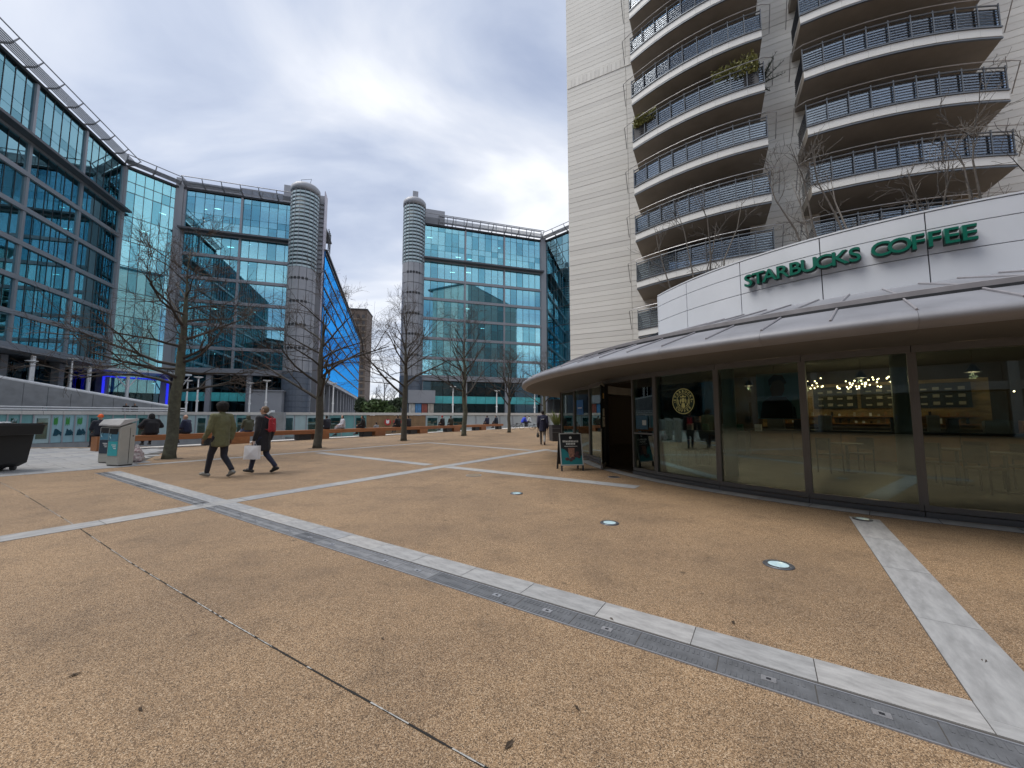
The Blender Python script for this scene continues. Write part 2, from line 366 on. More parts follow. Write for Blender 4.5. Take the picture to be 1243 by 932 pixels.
for a, b, m in zones:
    n = max(1, round((b - a) / 15))
    for k in range(n):
        p0, p1 = rimpos(a + (b - a) * k / n), rimpos(a + (b - a) * (k + 1) / n)
        d = p1 - p0; F = iM @ Matrix.Translation(p0) @ Matrix.Rotation(math.atan2(d.y, d.x), 4, 'Z'); l = d.length
        mm = M_paint if m == 'paint' else m
        piece('panel', mm, rw, F, 0.05, l - 0.05, 0.0, 0.12, -1.0, 1.62)
        piece('plinth', M_greyst, rw, F, 0, l, -0.03, 0.12, -3.1, -1.04)
        piece('mullion', M_panel if m is not M_hoard else M_hoard, rw, F, -0.05, 0.05, -0.08, 0.14, -1.04, 1.66)
        if m is M_hoard:
            for z in (-.2, .6): piece('rail', M_hoard, rw, F, 0.05, l - .05, -0.05, 0.0, z, z + .1)
        if m in (M_teal, M_pale) and k % 2 == 0: piece('window_pane', g_shop, rw, F, 0.2, l - 0.2, -0.05, -0.02, -0.6, 1.3)
        if m == 'paint':
            g = MB(); random.seed(k)
            for q in range(9): g.box(0.15 + q * (l - .5) / 9, 0.15 + (q + .8) * (l - .5) / 9 , -.03, -.012, 0.55 + rnd() * .25, 1.2 + rnd() * .25)
            g.build('green_painting', M_gpaint, rw, F)
            g = MB()
            for q in range(7):
                x = 0.2 + q * (l - .5) / 7; g.tube([(x, -.03, -.35), (x + .1 * rnd(), -.03, .1 + .2 * rnd()), (x + .22, -.03, -.05), (x + .3, -.03, -.35 + .3 * rnd())], 0.035, 4)
            g.build('painted_lettering', M_ink, rw, F)
# ship-style coping and rails
cop = MB(); r1 = MB(); r2 = MB()
top = [rimpos(x) - rim[2] for x in range(-300, 900, 25)]
for i in range(len(top) - 1):
    d = (top[i + 1] - top[i]); F = Matrix.Translation(top[i]) @ Matrix.Rotation(math.atan2(d.y, d.x), 4, 'Z')
    piece('coping_stone', M_stone, rw, F, 0.01, d.length - 0.01, -0.18, 0.45, 1.66, 1.98)
for z, o in ((2.12, -.05), (2.35, .0)):
    MB().tube([p + Vector((0, o, z)) for p in top[:22]], 0.06, 6).build('handrail', M_white, rw)
for i in range(0, 22, 2): piece('rail_post', M_frame, rw, Matrix.Translation(top[i]), -.03, .03, -.03, .03, 1.97, 2.34)
# red sign on the hoarding
p0, p1 = rimpos(466), rimpos(490); d = p1 - p0; F = iM @ Matrix.Translation(p0) @ Matrix.Rotation(math.atan2(d.y, d.x), 4, 'Z')
M_red = mat('red_paint', (0.42, 0.035, 0.03), 0.5)
sg = MB().sweep([(0.0, 0), (0.42, 0), (0.42, .05), (0, .05)], 0, 2 * pi, 20, 0, False).build('round_sign', M_red, rw, F @ Matrix.Translation((0.45, -.1, .75)) @ Matrix.Rotation(pi / 2, 4, 'X'))
sq = MB().ball((0, 0, .06), .22, 8, 5, sq=(1, 1, .15)); sq.add([(-.2, .12, .06), (-.05, .2, .06), (-.18, .34, .06), (.2, .12, .06), (.05, .2, .06), (.18, .34, .06)], [(0, 1, 2), (3, 5, 4)]); sq.build('emblem', M_white, sg)
for k in range(5): piece('sign_letter', M_red, rw, F, 1.15 + k * .3, 1.36 + k * .3, -.1, -.05, .62, .98)

# stair parapet with a pale sloping cap
sp = thing('stair_parapet', 'grey stair parapet with white sloping cap rising to the far terrace', 'stair wall', rimpos(322) + Vector((0, -1.2, -3.05)))
m = MB(); pv = [(-2.6, 0), (2.9, 0), (2.9, 5.0), (1.5, 5.0), (-2.6, 2.2)]
m.prism(pv, -.25, .25); m.build('wall', M_greyst, sp, Matrix.Rotation(pi / 2, 4, 'X'))
m = MB(); m.prism([(-2.6, 2.2), (1.5, 5.0), (1.5, 5.25), (-2.7, 2.42)], -.35, .35); m.build('cap', M_white, sp, Matrix.Rotation(pi / 2, 4, 'X'))

# long sloping stone ramp wall at the far left
rp0, rp1 = atY(-150, 432, 31), atY(205, 493, 45)
ra = thing('ramp_wall', 'long grey stone wall sloping down behind the railings by the office entrance', 'wall', (rp0.x, rp0.y, 1.1))
d = rp1 - rp0; l = Vector((d.x, d.y, 0)).length; F = Matrix.Rotation(math.atan2(d.y, d.x), 4, 'Z')
nz = 12
for k in range(nz):
    za = rp0.z + (rp1.z - rp0.z) * k / nz - 1.1; zb = rp0.z + (rp1.z - rp0.z) * (k + 1) / nz - 1.1
    m = MB(); g = 0.012; m.prism([(l * k / nz + g, 0.0), (l * (k + 1) / nz - g, 0.0), (l * (k + 1) / nz - g, zb - .1), (l * k / nz + g, za - .1)], -.25, .25)
    m.build('stone_panel', M_greyst, ra, F @ Matrix.Rotation(pi / 2, 4, 'X'))
MB().tube([F @ Vector((0, 0, rp0.z - 1.1)), F @ Vector((l, 0, rp1.z - 1.1))], .16, 8).build('coping', M_white, ra)
# ------------------------------------------------------------------ glass office blocks
g_off = glass('office_glass', (0.60, 0.92, 0.96), (0.48, 0.86, 0.97), 1.5, 0.38, 0.0, 0.12)
g_off2 = glass('office_glass_dark', (0.42, 0.80, 0.88), (0.40, 0.80, 0.93), 1.5, 0.26, 0.0, 0.12)
g_base = glass('office_base_glass', (0.25, 0.45, 0.5), (0.5, 0.7, 0.8), 1.0, 0.04, 0.0, 0.1)
g_blue = glass('office_blue_glass', (0.35, 0.65, 1.0), (0.12, 0.52, 1.0), 1.6, 0.38, 0.02, 0.2)
M_spand = mat('teal_spandrel', (0.09, 0.50, 0.52), 0.25, 0, 0.12, 1.5)
M_blind = mat('window_blind', (0.60, 0.88, 0.84), 0.7, 0, 0.05, 2)
M_int = mat('office_interior', (0.16, 0.17, 0.18), 0.8, 0, 0.3, 0.4)
M_strip = mat('ceiling_strip_light', (1, 1, 1), 0.5, 0, 0, emit=(1, .96, .88), estr=4.0)
M_rimd = mat('ledge_grey', (.1, .105, .12), .5, .2, .1)
LV = [8.8, 12.3, 16.1, 19.9, 23.75, 27.6, 31.35]       # undersides of the floor bands
TOP = 38.5
def zbox(name, m, root, F, x0, x1, y0, y1, z0, z1): return piece(name, m, root, F, x0, x1, y0, y1, z0, z1)
def curtain(root, F, W, bays, npane, seed, ledge=True, plain=False, interior=6.0, lit=0.3):
    random.seed(seed)
    bw = W / bays; pw = bw / npane
    ins = MB(); lamps = MB()
    floors = [(LV[i] + 0.5, LV[i + 1] - 0.02) for i in range(len(LV) - 1)]
    rows = [(a, b, 'std') for a, b in floors]
    if plain:
        zs = [5.0, 8.8, 12.5, 16.2, 19.9, 23.7, 27.5, 31.3, 35.0, 36.6, TOP]
        rows = [(zs[i] + .02, zs[i + 1] - .06, 'std' if zs[i + 1] - zs[i] > 2 else 'sp') for i in range(len(zs) - 1)]
    else:
        rows += [(31.95, 33.75, 'hi'), (33.8, 34.85, 'sp'), (34.9, 37.55, 'hi'), (37.6, TOP - .1, 'sp')]
    for (a, b, kind) in rows:
        for c in range(bays * npane):
            x0 = c * pw + 0.035; x1 = (c + 1) * pw - 0.035
            if not plain:
                if c % npane == 0: x0 += 0.16
                if c % npane == npane - 1: x1 -= 0.16
            zbox('window_pane', g_off if rnd() < .7 else g_off2, root, F, x0, x1, -0.02, 0.02, a, b)
            if kind == 'sp': zbox('spandrel', M_spand, root, F, x0, x1, 0.12, 0.16, a, b)
            else:
                t = rnd(); h = b - a
                dr = 0.26 * h if t < .45 else (0.38 * h if t < .6 else (h if t < .86 else (.6 * h if t < .9 else 0.12 * h)))
                if plain: dr = .35 * h if rnd() < .6 else h  # full blinds added to lighten plain panes, standing in for mirrored sky
                zbox('blind', M_blind, root, F, x0 + .03, x1 - .03, 0.22, 0.24, b - dr, b)
        for _ in range(int(W * lit)):
            x = rnd() * (W - 1.2); y = 1.2 + rnd() * 3.0; lamps.box(x, x + 1.0, y, y + .14, b - .12, b - .08)
    zf = [LV[0]] + [r for r in LV[1:]] + [TOP] if not plain else [1.1, 5.0, 8.8, 12.5, 16.2, 19.9, 23.7, 27.5, 31.3, 35.0, TOP]
    for z in zf: ins.box(0.05, W - .05, 0.5, interior, z + .02, z + .3)
    ins.box(0.05, W - .05, interior, interior + .2, 1.1, TOP)
    for k in range(bays + 1):
        x = min(max(k * bw, .4), W - .4); ins.box(x - .25, x + .25, 1.6, 2.1, 1.1, TOP)
    ins.box(-.0, .04, 0.06, interior, 1.1, TOP); ins.box(W - .04, W, 0.06, interior, 1.1, TOP)
    ins.build('interior', M_int, root, F)
    if lamps.v: stuff(lamps.build('ceiling_lights', M_strip, root, F))
    # mullions and transoms
    for c in range(bays * npane + 1):
        if plain or (c % npane): zbox('mullion', M_dark, root, F, c * pw - .03, c * pw + .03, -0.06, 0.05, LV[0] if not plain else 5.0, TOP)
    if not plain:
        for k in range(bays + 1): zbox('post', M_frame, root, F, k * bw - .17, k * bw + .17, -0.22, 0.1, LV[0] - .5, TOP)
        for z in LV[:-1]: zbox('floor_band', M_frame, root, F, -.05, W + .05, -0.28, 0.3, z - .02, z + .48)
        zbox('floor_band', M_frame, root, F, -.05, W + .05, -0.26, 0.3, LV[-1] - .02, LV[-1] + .2)
        zbox('ledge', M_rimd, root, F, -.3, W + .3, -1.3, 0.3, LV[-1] + .21, LV[-1] + .5)
    else:
        for z in (8.8, 12.5, 16.2, 19.9, 23.7, 27.5, 31.3, 35.0, 36.6): zbox('transom', M_dark, root, F, 0, W, -0.05, 0.04, z - .05, z + .03)
def eaves(root, F, W, depth=1.6, rail=True):
    zbox('cornice', M_dark, root, F, -.2, W + .2, -.3, .6, TOP + .02, TOP + .35)
    n = max(2, round(W / 2.7))
    for k in range(n + 1):
        x = W * k / n
        MB().tube([(x, .2, TOP + .5), (x, -depth * .6, TOP + .75), (x, -depth, TOP + 1.5)], [.12, .1, .06], 5).build('eaves_bracket', M_frame, root, F)
    for k in range(6):
        y = -.35 - k * (depth - .5) / 6; zbox('eaves_louvre', M_frame, root, F, 0, W, y - .06, y + .06, TOP + .62 + k * .05, TOP + .68 + k * .05)
    MB().tube([F @ Vector((-.1, -depth, TOP + 1.5)), F @ Vector((W + .1, -depth, TOP + 1.5))], .07, 6).build('edge_rail', M_frame, root)
def roof_frame(root, F, W, x0=0.0, solid=0.45, z0=TOP + .4, h=2.4, y=2.0):
    for k in range(10):
        z = z0 + k * .13 * 1.6; zbox('screen_louvre', M_panel, root, F, x0, x0 + W * solid, y, y + .12, z, z + .13)
    zbox('screen_back', M_dark, root, F, x0 + .05, x0 + W * solid - .05, y + .3, y + .5, z0 - .3, z0 + h - .2)
    n = max(2, round(W * (1 - solid) / 1.7))
    for k in range(n + 1):
        x = x0 + W * solid + W * (1 - solid) * k / n; zbox('frame_post', M_frame, root, F, x - .06, x + .06, y, y + .12, z0 - .4, z0 + h)
    for z in (z0 + h, z0 + h * .55): zbox('frame_rail', M_frame, root, F, x0 + W * solid - .1, x0 + W, y - .06, y + .16, z - .08, z + .08)
def base_floor(root, F, W, bays, spand=True):
    random.seed(int(W * 10)); bw = W / bays
    for k in range(bays):
        n = 4
        for c in range(n):
            x0 = k * bw + .35 + c * (bw - .7) / n; x1 = x0 + (bw - .7) / n - .06
            zbox('base_pane', g_base, root, F, x0, x1, .9, .94, 5.45, 8.2)
            zbox('spandrel', M_spand, root, F, x0, x1, .7, .76, 4.0, 5.4)
            zbox('base_pane', g_base, root, F, x0, x1, .9, .94, 1.1, 3.95)
            if rnd() < .6: zbox('blind', M_blind, root, F, x0, x1, 1.1, 1.12, 7.3, 8.2)
    for k in range(bays + 1): zbox('pier', M_panel, root, F, k * bw - .35, k * bw + .35, .2, 1.0, 1.1, 8.75)
    zbox('soffit_beam', M_frame, root, F, -.05, W + .05, -.35, .5, 8.25, 8.75)
    MB().box(0, W, 5, 5.2, 1.1, 8.7).box(0, W, .95, 5, 8.4, 8.7).box(0, W, .95, 5, 4.6, 4.8).build('interior', M_int, root, F)

def cyl_tower(root, F, r, z_split, ztop, zb=8.8):
    """cylindrical stair tower: panelled drum below, louvre rings above"""
    MB().sweep([(0.0, z_split), (r * .86, z_split), (r * .86, ztop), (0, ztop)], 0, 2 * pi, 28, 0, False).build('tower_core', mat('louvre_core', (0.07, 0.10, 0.12), .5), root, F, True)
    ring = MB().sweep([(r * .86, 0), (r, 0), (r, .34), (r * .86, .34)], 0, 2 * pi, 32).mesh('louvre_ring', mat('louvre_pale', (0.38, 0.47, 0.5), .35, .3, .08, 2))
    n = int((ztop - z_split) / .66)
    for k in range(n): put('louvre_ring', ring, root, F @ Matrix.Translation((0, 0, z_split + k * (ztop - z_split) / n)))
    for k in range(10):
        a = pi + k * pi / 9; MB().box(r - .02, r + .05, -.03, .03, z_split, ztop).build('rib', M_frame, root, F @ Matrix.Rotation(a, 4, 'Z'))
    MB().sweep([(0, ztop), (r + .12, ztop), (r + .12, ztop + .9), (r * .9, ztop + 1.3), (0, ztop + 1.4)], 0, 2 * pi, 32, 0, False).build('tower_cap', M_panel, root, F, True)
    # drum panels
    nr = round((z_split - zb) / 1.9); hh = (z_split - zb) / nr; na = 12
    pan = MB().sweep([(r - .15, .05), (r, .05), (r, hh - .05), (r - .15, hh - .05)], -pi / na + .018, pi / na - .018, 4).mesh('drum_panel', M_panel)
    for i in range(nr):
        for k in range(na):
            a = (k + .5) * 2 * pi / na
            if sin(a) > .75: continue
            put('drum_panel', pan, root, F @ Matrix.Translation((0, 0, zb + i * hh)) @ Matrix.Rotation(a, 4, 'Z'))
        if i % 2 == 0 and i > 0:
            for k in range(5):
                a = -pi / 2 + (k - 2) * .27
                MB().box(r - .05, r + .03, -.19, .19, -.22, .22).build('slit_window', M_dark, root, F @ Matrix.Translation((0, 0, zb + i * hh)) @ Matrix.Rotation(a, 4, 'Z'))
    MB().sweep([(0, 1.1), (r - .16, 1.1), (r - .16, z_split), (0, z_split)], 0, 2 * pi, 24, 0, False).build('drum_core', M_dark, root, F, True)
    nb = 8; hb = (zb - 1.1) / nb
    bp = MB().sweep([(r - .1, .02), (r + .05, .02), (r + .05, hb - .02), (r - .1, hb - .02)], pi * 1.02, pi * 1.98, 14).mesh('base_course', mat('blue_grey_tile', (0.10, 0.12, 0.155), .4, 0, .12, 2))
    for i in range(nb): put('base_course', bp, root, F @ Matrix.Translation((0, 0, 1.1 + i * hb)))

A3 = Vector((-54.3, 59.9, 0)); u3 = Vector((.954, .301, 0))
u2 = Vector((.53, .848, 0)); A2 = A3 - u2 * 6.5
u1 = Vector((-.302, .953, 0)); W1 = 22.5; A1 = A2 - u1 * W1
off = thing('office_building', 'teal glass office block with blue-lit entrance and ringed round stair tower beside the blue facade', 'office building', A3)
TI = Matrix.Translation(-A3)
F1 = TI @ FR(A1, 107.5); F2 = TI @ FR(A2, 58); F3 = TI @ FR(A3, 17.5)
curtain(off, F1, W1 - .3, 3, 6, 11); eaves(off, F1, W1 + .4)
curtain(off, F2 @ Matrix.Translation((.3, 0, 0)), 6.2, 1, 6, 12, plain=True); eaves(off, F2, 6.4, 1.4)
W3 = 16.9
curtain(off, F3 @ Matrix.Translation((.9, 0, 0)), W3 - .9, 2, 6, 13, lit=.15); eaves(off, F3 @ Matrix.Translation((.9, 0, 0)), W3 - .9, 1.6)
roof_frame(off, F3, W3 - 2.5, 0.0, .55)
base_floor(off, F3, W3, 3)
zbox('corner_pier', M_panel, off, F3, -.35, .7, -.35, 3, 1.1, TOP + 1.8)
zbox('corner_pier', M_panel, off, F1, W1 - .25, W1 + .45, -.3, 2, 1.1, TOP + .3)
zbox('plant_room', M_panel, off, F3, W3 - 2.2, W3 - .2, 1.0, 4, TOP, TOP + 4.2)
# unseen length of the left wing, one mass
m = MB()
for z in LV: m.box(-40, -.3, -.28, .3, z, z + .48, 0)
m.box(-40, -.3, 0.0, .1, 1.1, TOP, 1)
for k in range(27): m.box(-40 + k * 1.5, -39.9 + k * 1.5, -.1, .0, 8.8, TOP, 2)
stuff(m.build('wing_beyond', [M_frame, glass('wing_glass', (.3, .5, .55), (.4, .6, .7), 1.0, .05), M_dark], off, F1)); zbox('wing_back', M_int, off, F1, -40, -.35, 3, 3.2, 1.1, TOP)
zbox('roof_deck', M_dark, off, F1, -40, W1, .4, 14, TOP - .2, TOP); zbox('roof_deck', M_dark, off, F3, -4, W3 + 4, .4, 14, TOP - .25, TOP - .02)
# left wing ground floor
for k in range(3):
    x = k * W1 / 3
    for c in range(4): zbox('base_pane', g_base, off, F1, x + .4 + c * 1.7, x + 2.0 + c * 1.7, .9, .94, 1.1, 7.6); zbox('spandrel', M_spand, off, F1, x + .4 + c * 1.7, x + 2.0 + c * 1.7, .7, .75, 1.5, 2.6)
    zbox('pier', M_panel, off, F1, x - .3, x + .5, .2, 1.2, 1.1, 8.7)
zbox('soffit_beam', M_frame, off, F1, -10, W1, -.3, .5, 8.0, 8.75)
MB().box(-2, W1, 4.5, 4.7, 1.1, 8.6).box(-2, W1, .95, 4.5, 8.3, 8.6).build('interior', M_int, off, F1)
# glass entrance canopy on white posts, blue neon portal
M_canopy = mat('canopy_edge', (0.5, 0.56, 0.6), .4, .3, .05)
zbox('entrance_canopy', M_canopy, off, F2, -4.5, 8.5, -4.2, .2, 7.75, 8.05)
zbox('canopy_beam', M_frame, off, F1, 0, W1 - 4, -3.2, .2, 8.0, 8.2)
for F_, xs, y in ((F2, (-3.9, 1.5, 7.2), -3.6), (F1, (6.5, 14.5), -2.8)):
    for x in xs: MB().tube([F_ @ Vector((x, y, 1.1)), F_ @ Vector((x, y, 7.8))], .2, 8).build('canopy_post', M_white, off)
for x in (1.5, 7.2):
    for s in (-1, 1): MB().tube([F2 @ Vector((x, -3.6, 5.4)), F2 @ Vector((x + s * 1.5, -2.6, 7.7))], .08, 5).build('canopy_strut', M_white, off)
M_neon = mat('blue_neon', (0.02, 0.03, .5), .4, 0, 0, emit=(.02, .03, 1.0), estr=.55)
for x0, x1, z0, z1 in ((-.45, -.2, 1.1, 7.2), (6.55, 6.8, 1.1, 7.2), (-.2, 6.55, 7.08, 7.2)): zbox('neon_tube', M_neon, off, F2, x0, x1, -.9, -.65, z0, z1)
for c in range(5): zbox('lobby_pane', g_base, off, F2, .1 + c * 1.3, 1.3 + c * 1.3, .2, .24, 1.1, 6.9)
MB().box(0, 6.5, 3, 3.2, 1.1, 7).build('lobby_wall', mat('lobby_warm', (.3, .28, .2), .6, 0, .4, .8), off, F2)
for k in range(5): zbox('lobby_light', M_strip, off, F2, .5 + k * 1.2, 1.1 + k * 1.2, 1.4, 1.6, 6.6, 6.65)
zbox('kiosk', M_panel, off, F3, W3 - 4.2, W3 + .4, -4.4, -.8, 1.1, 5.4); zbox('kiosk_lid', M_frame, off, F3, W3 - 4.4, W3 + .6, -4.6, -.6, 5.42, 5.65)
# round tower and slab behind
Ct = A3 + u3 * (W3 + 1.7) + Vector((.3, -.95, 0)) * 1.0
cyl_tower(off, TI @ FR(Ct, 17.5), 2.2, 26.6, 40.3)
zbox('tower_slab', M_panel, off, F3, W3 + 1.0, W3 + 4.5, .6, 2.4, 1.1, TOP + 3.0)
M_lil = mat('lilac_panel', (.40, .38, .44), .5, .1, .06)
for i in range(12): zbox('slab_panel', M_lil, off, F3, W3 + 4.52, W3 + 4.64, .2, 2.8, 1.2 + i * 3.42, 1.2 + (i + 1) * 3.42 - .05)
for i in range(16): zbox('slab_louvre', M_frame, off, F3, W3 + 3.2, W3 + 4.45, .35, .6, 27 + i * .85, 27.45 + i * .85)
MB().tube([TI @ (Ct + Vector((-.6, 0, 41.6))), TI @ (Ct + Vector((-.9, 0, 43.1))), TI @ (Ct + Vector((.9, 0, 43.2))), TI @ (Ct + Vector((.5, 0, 41.6)))], .05, 4).build('antenna_frame', M_dark, off)
# blue facade along the side street: too oblique to pick its panes apart
Bb = A3 + u3 * (W3 + 4.8) + Vector((-.302, .953, 0)) * 1.5; FB = TI @ FR(Bb, 107.5); Lb = 84
m = MB(); m.box(0, Lb, 0, .1, 8.6, 31.5); stuff(m.build('blue_glazing', glass('blue_facade_glass', (.05, .2, .6), (.035, .40, 1.0), 1.0, .85, .04, .1), off, FB))
m = MB()
for k in range(int(Lb / 1.5)): m.box(k * 1.5, k * 1.5 + .07, -.018, -.005, 8.6, 31.5)
stuff(m.build('blue_mullions', M_dark, off, FB))
for i in range(8): zbox('blue_transom', M_dark, off, FB, 0, Lb, -.12, -.01, 8.6 + i * 3.2, 8.9 + i * 3.2)
zbox('blue_sill', M_panel, off, FB, 0, Lb, -.3, 6, 8.0, 8.58); zbox('blue_back', mat('blue_inside', (.015, .16, .62), .7, 0, .35, .12), off, FB, 0, Lb, 1.2, 1.4, 8.6, 31.4)
zbox('blue_roof', M_dark, off, FB, 0, Lb, -.4, 6, 31.55, 31.9)
for k in range(13): zbox('column', M_panel, off, FB, .3 + k * 6.6, .9 + k * 6.6, .3, .9, 1.1, 8.0)
zbox('undercroft_wall', M_dark, off, FB, 0, Lb, 5, 5.3, 1.1, 8.0)
m = MB()
for k in range(4): m.tube([FB @ Vector((0, -.4, 33 + k * .9)), FB @ Vector((2.5, -.4, 33 + k * .9))], .06, 4)
for k in range(4): m.tube([FB @ Vector((k * .8, -.4, 32)), FB @ Vector((k * .8 + .4, -.4, 36))], .06, 4)
m.build('roof_gantry', M_dark, off)

# second block, to the right of the gap
R0 = Vector((-17.0, 71.7, 0)); WR = 25.2
ob2 = thing('office_building', 'glass office block with slim ringed stair tower at its corner, beside the pale apartment tower', 'office building', R0)
TR = Matrix.Translation(-R0); FR_ = TR @ FR(R0, 17.5)
curtain(ob2, FR_, WR - 1, 3, 6, 21, lit=.12); eaves(ob2, FR_, WR - 1, 2.0); roof_frame(ob2, FR_, WR, 0, .12, h=3.0)
base_floor(ob2, FR_, WR, 3)
zbox('corner_pier', M_panel, ob2, FR_, WR - 1.0, WR + .1, -.35, 3, 1.1, TOP + .8)
zbox('plant_room', M_panel, ob2, FR_, .2, 4.2, 2.2, 6, TOP, TOP + 4.6)
RE = R0 + u3 * WR; F5 = TR @ FR(RE, -45)
curtain(ob2, F5 @ Matrix.Translation((.1, 0, 0)), 12, 1, 8, 22, plain=True); eaves(ob2, F5, 12, 1.4)
zbox('roof_deck', M_dark, ob2, FR_, 0, WR + 6, .4, 12, TOP - .25, TOP - .02)
zbox('west_wall', M_panel, ob2, FR_, -.6, -.2, .4, 12, 1.1, TOP)
C2 = R0 - u3 * 1.9 + Vector((.3, -.95, 0)) * .4
cyl_tower(ob2, TR @ FR(C2, 17.5), 2.0, 30.0, 41.4)
zbox('tower_stub', M_panel, ob2, TR @ FR(C2, 17.5), -.4, .6, -.4, .6, 42.6, 44.6)
zbox('kiosk', M_panel, ob2, FR_, -2.4, 2.3, -3.2, .3, 3.9, 6.2)
for k, c in enumerate([(.5, .5, .48), (.08, .25, .5), (.3, .08, .06), (.45, .4, .35)]): zbox('poster', mat('kiosk_poster_%d' % k, c, .5, 0, .4, 3), ob2, FR_, -2.2 + k * 1.1, -1.2 + k * 1.1, -2.6, -2.5, 1.2, 3.8)

# far brown block seen in the gap
bt = thing('apartment_block', 'distant brown brick apartment block behind the blue glass facade', 'apartment block', (-75.6, 190, 1.1), RAD(10))
MB().box(-9, 2.5, 0, 14, 0, 54).build('wall', mat('far_brown', (.13, .1, .085), .8, 0, .2, .3), bt)
for i in range(16):
    for k in range(4): piece('window', mat('far_window', (.05, .05, .055), .3), bt, I4, -7.6 + k * 2.6, -6.3 + k * 2.6, -.12, .05, 2 + i * 3.2, 3.6 + i * 3.2)
    piece('balcony_band', mat('far_band', (.19, .16, .13), .8), bt, I4, -9.1, 2.6, -.5, -.15, 1 + i * 3.2, 1.5 + i * 3.2)
piece('roof_slab', M_dark, bt, I4, -9.4, 2.9, -.6, 14.3, 54.02, 54.6)

# office block closing the square behind the viewpoint: it is what the cafe windows mirror
ob3 = thing('office_building', 'long dark banded office block closing the square opposite the coffee shop', 'office building', (20, -44, 0), RAD(150)); ob3W = 96
MB().box(0, ob3W, 1.2, 14, 0, 27).build('wall', M_int, ob3)
for i in range(7): piece('floor_band', M_frame, ob3, I4, 0, ob3W, -.3, 1.2, 3.4 + i * 3.8, 4.0 + i * 3.8)
for k in range(14): piece('post', M_frame, ob3, I4, k * 7.3, k * 7.3 + .5, -.4, 1.2, 0, 27)
g_b = glass('office_glass_behind', (.3, .45, .5), (.5, .7, .8), 1.0, .06)
for i in range(7):
    for k in range(13): piece('window_pane', g_b, ob3, I4, k * 7.3 + .6, k * 7.3 + 7.2, .0, .05, 4.05 + i * 3.8 - (3.85 if i == 0 else 0), 7.1 + i * 3.8 - (3.85 if i == 0 else 0)) if i < 6 else None
piece('roof', M_dark, ob3, I4, -.3, ob3W + .3, -.6, 14.2, 27.02, 27.6)
# ------------------------------------------------------------------ apartment tower
AO = Vector((7.5, 22.5, 0)); ap = thing('apartment_tower', 'tall pale stone apartment tower with stacked curved balconies behind the coffee shop', 'apartment tower', AO, RAD(-27))
M_course = [mat('pale_cladding_%s' % k, c, .75, 0, .07, .7, .05, 60) for k, c in (('a', (.68, .665, .625)), ('b', (.645, .63, .595)), ('c', (.71, .695, .655)))]
M_back = mat('cladding_joint', (.36, .35, .335), .9)
HT = 42.0; ch = 0.36; random.seed(5)
MB().box(-4.95, 27, 2.6, 16, 0, HT).box(6.1, 9.0, 1.12, 2.6, 0, HT).build('core_wall', M_back, ap)
hi = MB()
for i in range(int(HT / ch)):
    z0, z1 = i * ch + .012, (i + 1) * ch - .006
    for x0, x1, y, lo, up in ((-5.0, -.72, 2.4, 2.5, 29), (-.70, 1.6, 2.4, 2.5, 29), (6.0, 9.1, .98, 5.5, 28), (14.2, 27.05, 2.4, 6, 24)):
        q = rnd() * .012
        if lo < z0 < up: piece('cladding_course', M_course[int(rnd() * 3)], ap, I4, x0, x1, y + q, 2.62 if y > 1 else 1.14, z0, z1)
        else: hi.box(x0, x1, y, 2.62 if y > 1 else 1.14, z0, z1)
    hi.box(-5.02, -4.96, 2.45, 16, z0, z1)
stuff(hi.build('cladding_beyond', M_course[0], ap))
# soldier course of upright stones near the top of view
sz = 25.9
for k in range(16): piece('soldier_stone', M_course[k % 3], ap, I4, -4.95 + k * .3, -4.95 + k * .3 + .28, 2.365, 2.46, sz, sz + .62)
g_apt = glass('apartment_glass', (.35, .45, .55), (.75, .85, 1.0), 1.6, .16, 0, .1)
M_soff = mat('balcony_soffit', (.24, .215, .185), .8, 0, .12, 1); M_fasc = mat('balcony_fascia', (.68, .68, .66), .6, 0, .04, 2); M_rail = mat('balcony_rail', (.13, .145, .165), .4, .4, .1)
M_bar = mat('balcony_bar', (.05, .055, .065), .45, .2, .1); M_groove = mat('balcony_groove', (.03, .032, .036), .6)
def curve(g, off=0.0, n=9):
    (x0, y0), (x1, y1) = ((0, 0), (6.73, -1.4)) if g == 0 else ((8.35, -1.3), (15.6, 0.0))
    out = []
    for i in range(n + 1):
        t = i / n; out.append(Vector((x0 + (x1 - x0) * t, y0 + (y1 - y0) * t - .5 * 4 * t * (1 - t) * (1 if 1 else 0), 0)))
    if off:
        res = []
        for i, p in enumerate(out):
            d = (out[min(i + 1, n)] - out[max(i - 1, 0)]).normalized(); res.append(p + Vector((d.y, -d.x, 0)) * off)
        out = res
    return out
def strip_mesh(name, cv, z0, z1, th, m):
    a = cv; b = [p + Vector((0, th, 0)) for p in cv]; mb = MB(); n = len(a)
    vs = [(p.x, p.y, z) for z in (z0, z1) for r in (a, b) for p in r]
    fs = []
    for i in range(n - 1):
        fs += [(i, i + 1, 2 * n + i + 1, 2 * n + i), (n + i, 3 * n + i, 3 * n + i + 1, n + i + 1), (2 * n + i, 2 * n + i + 1, 3 * n + i + 1, 3 * n + i), (i, n + i, n + i + 1, i + 1)]
    fs += [(0, 2 * n, 3 * n, n), (n - 1, 2 * n - 1, 4 * n - 1, 3 * n - 1)]
    mb.add(vs, fs); return mb.mesh(name, m)
BAL = []
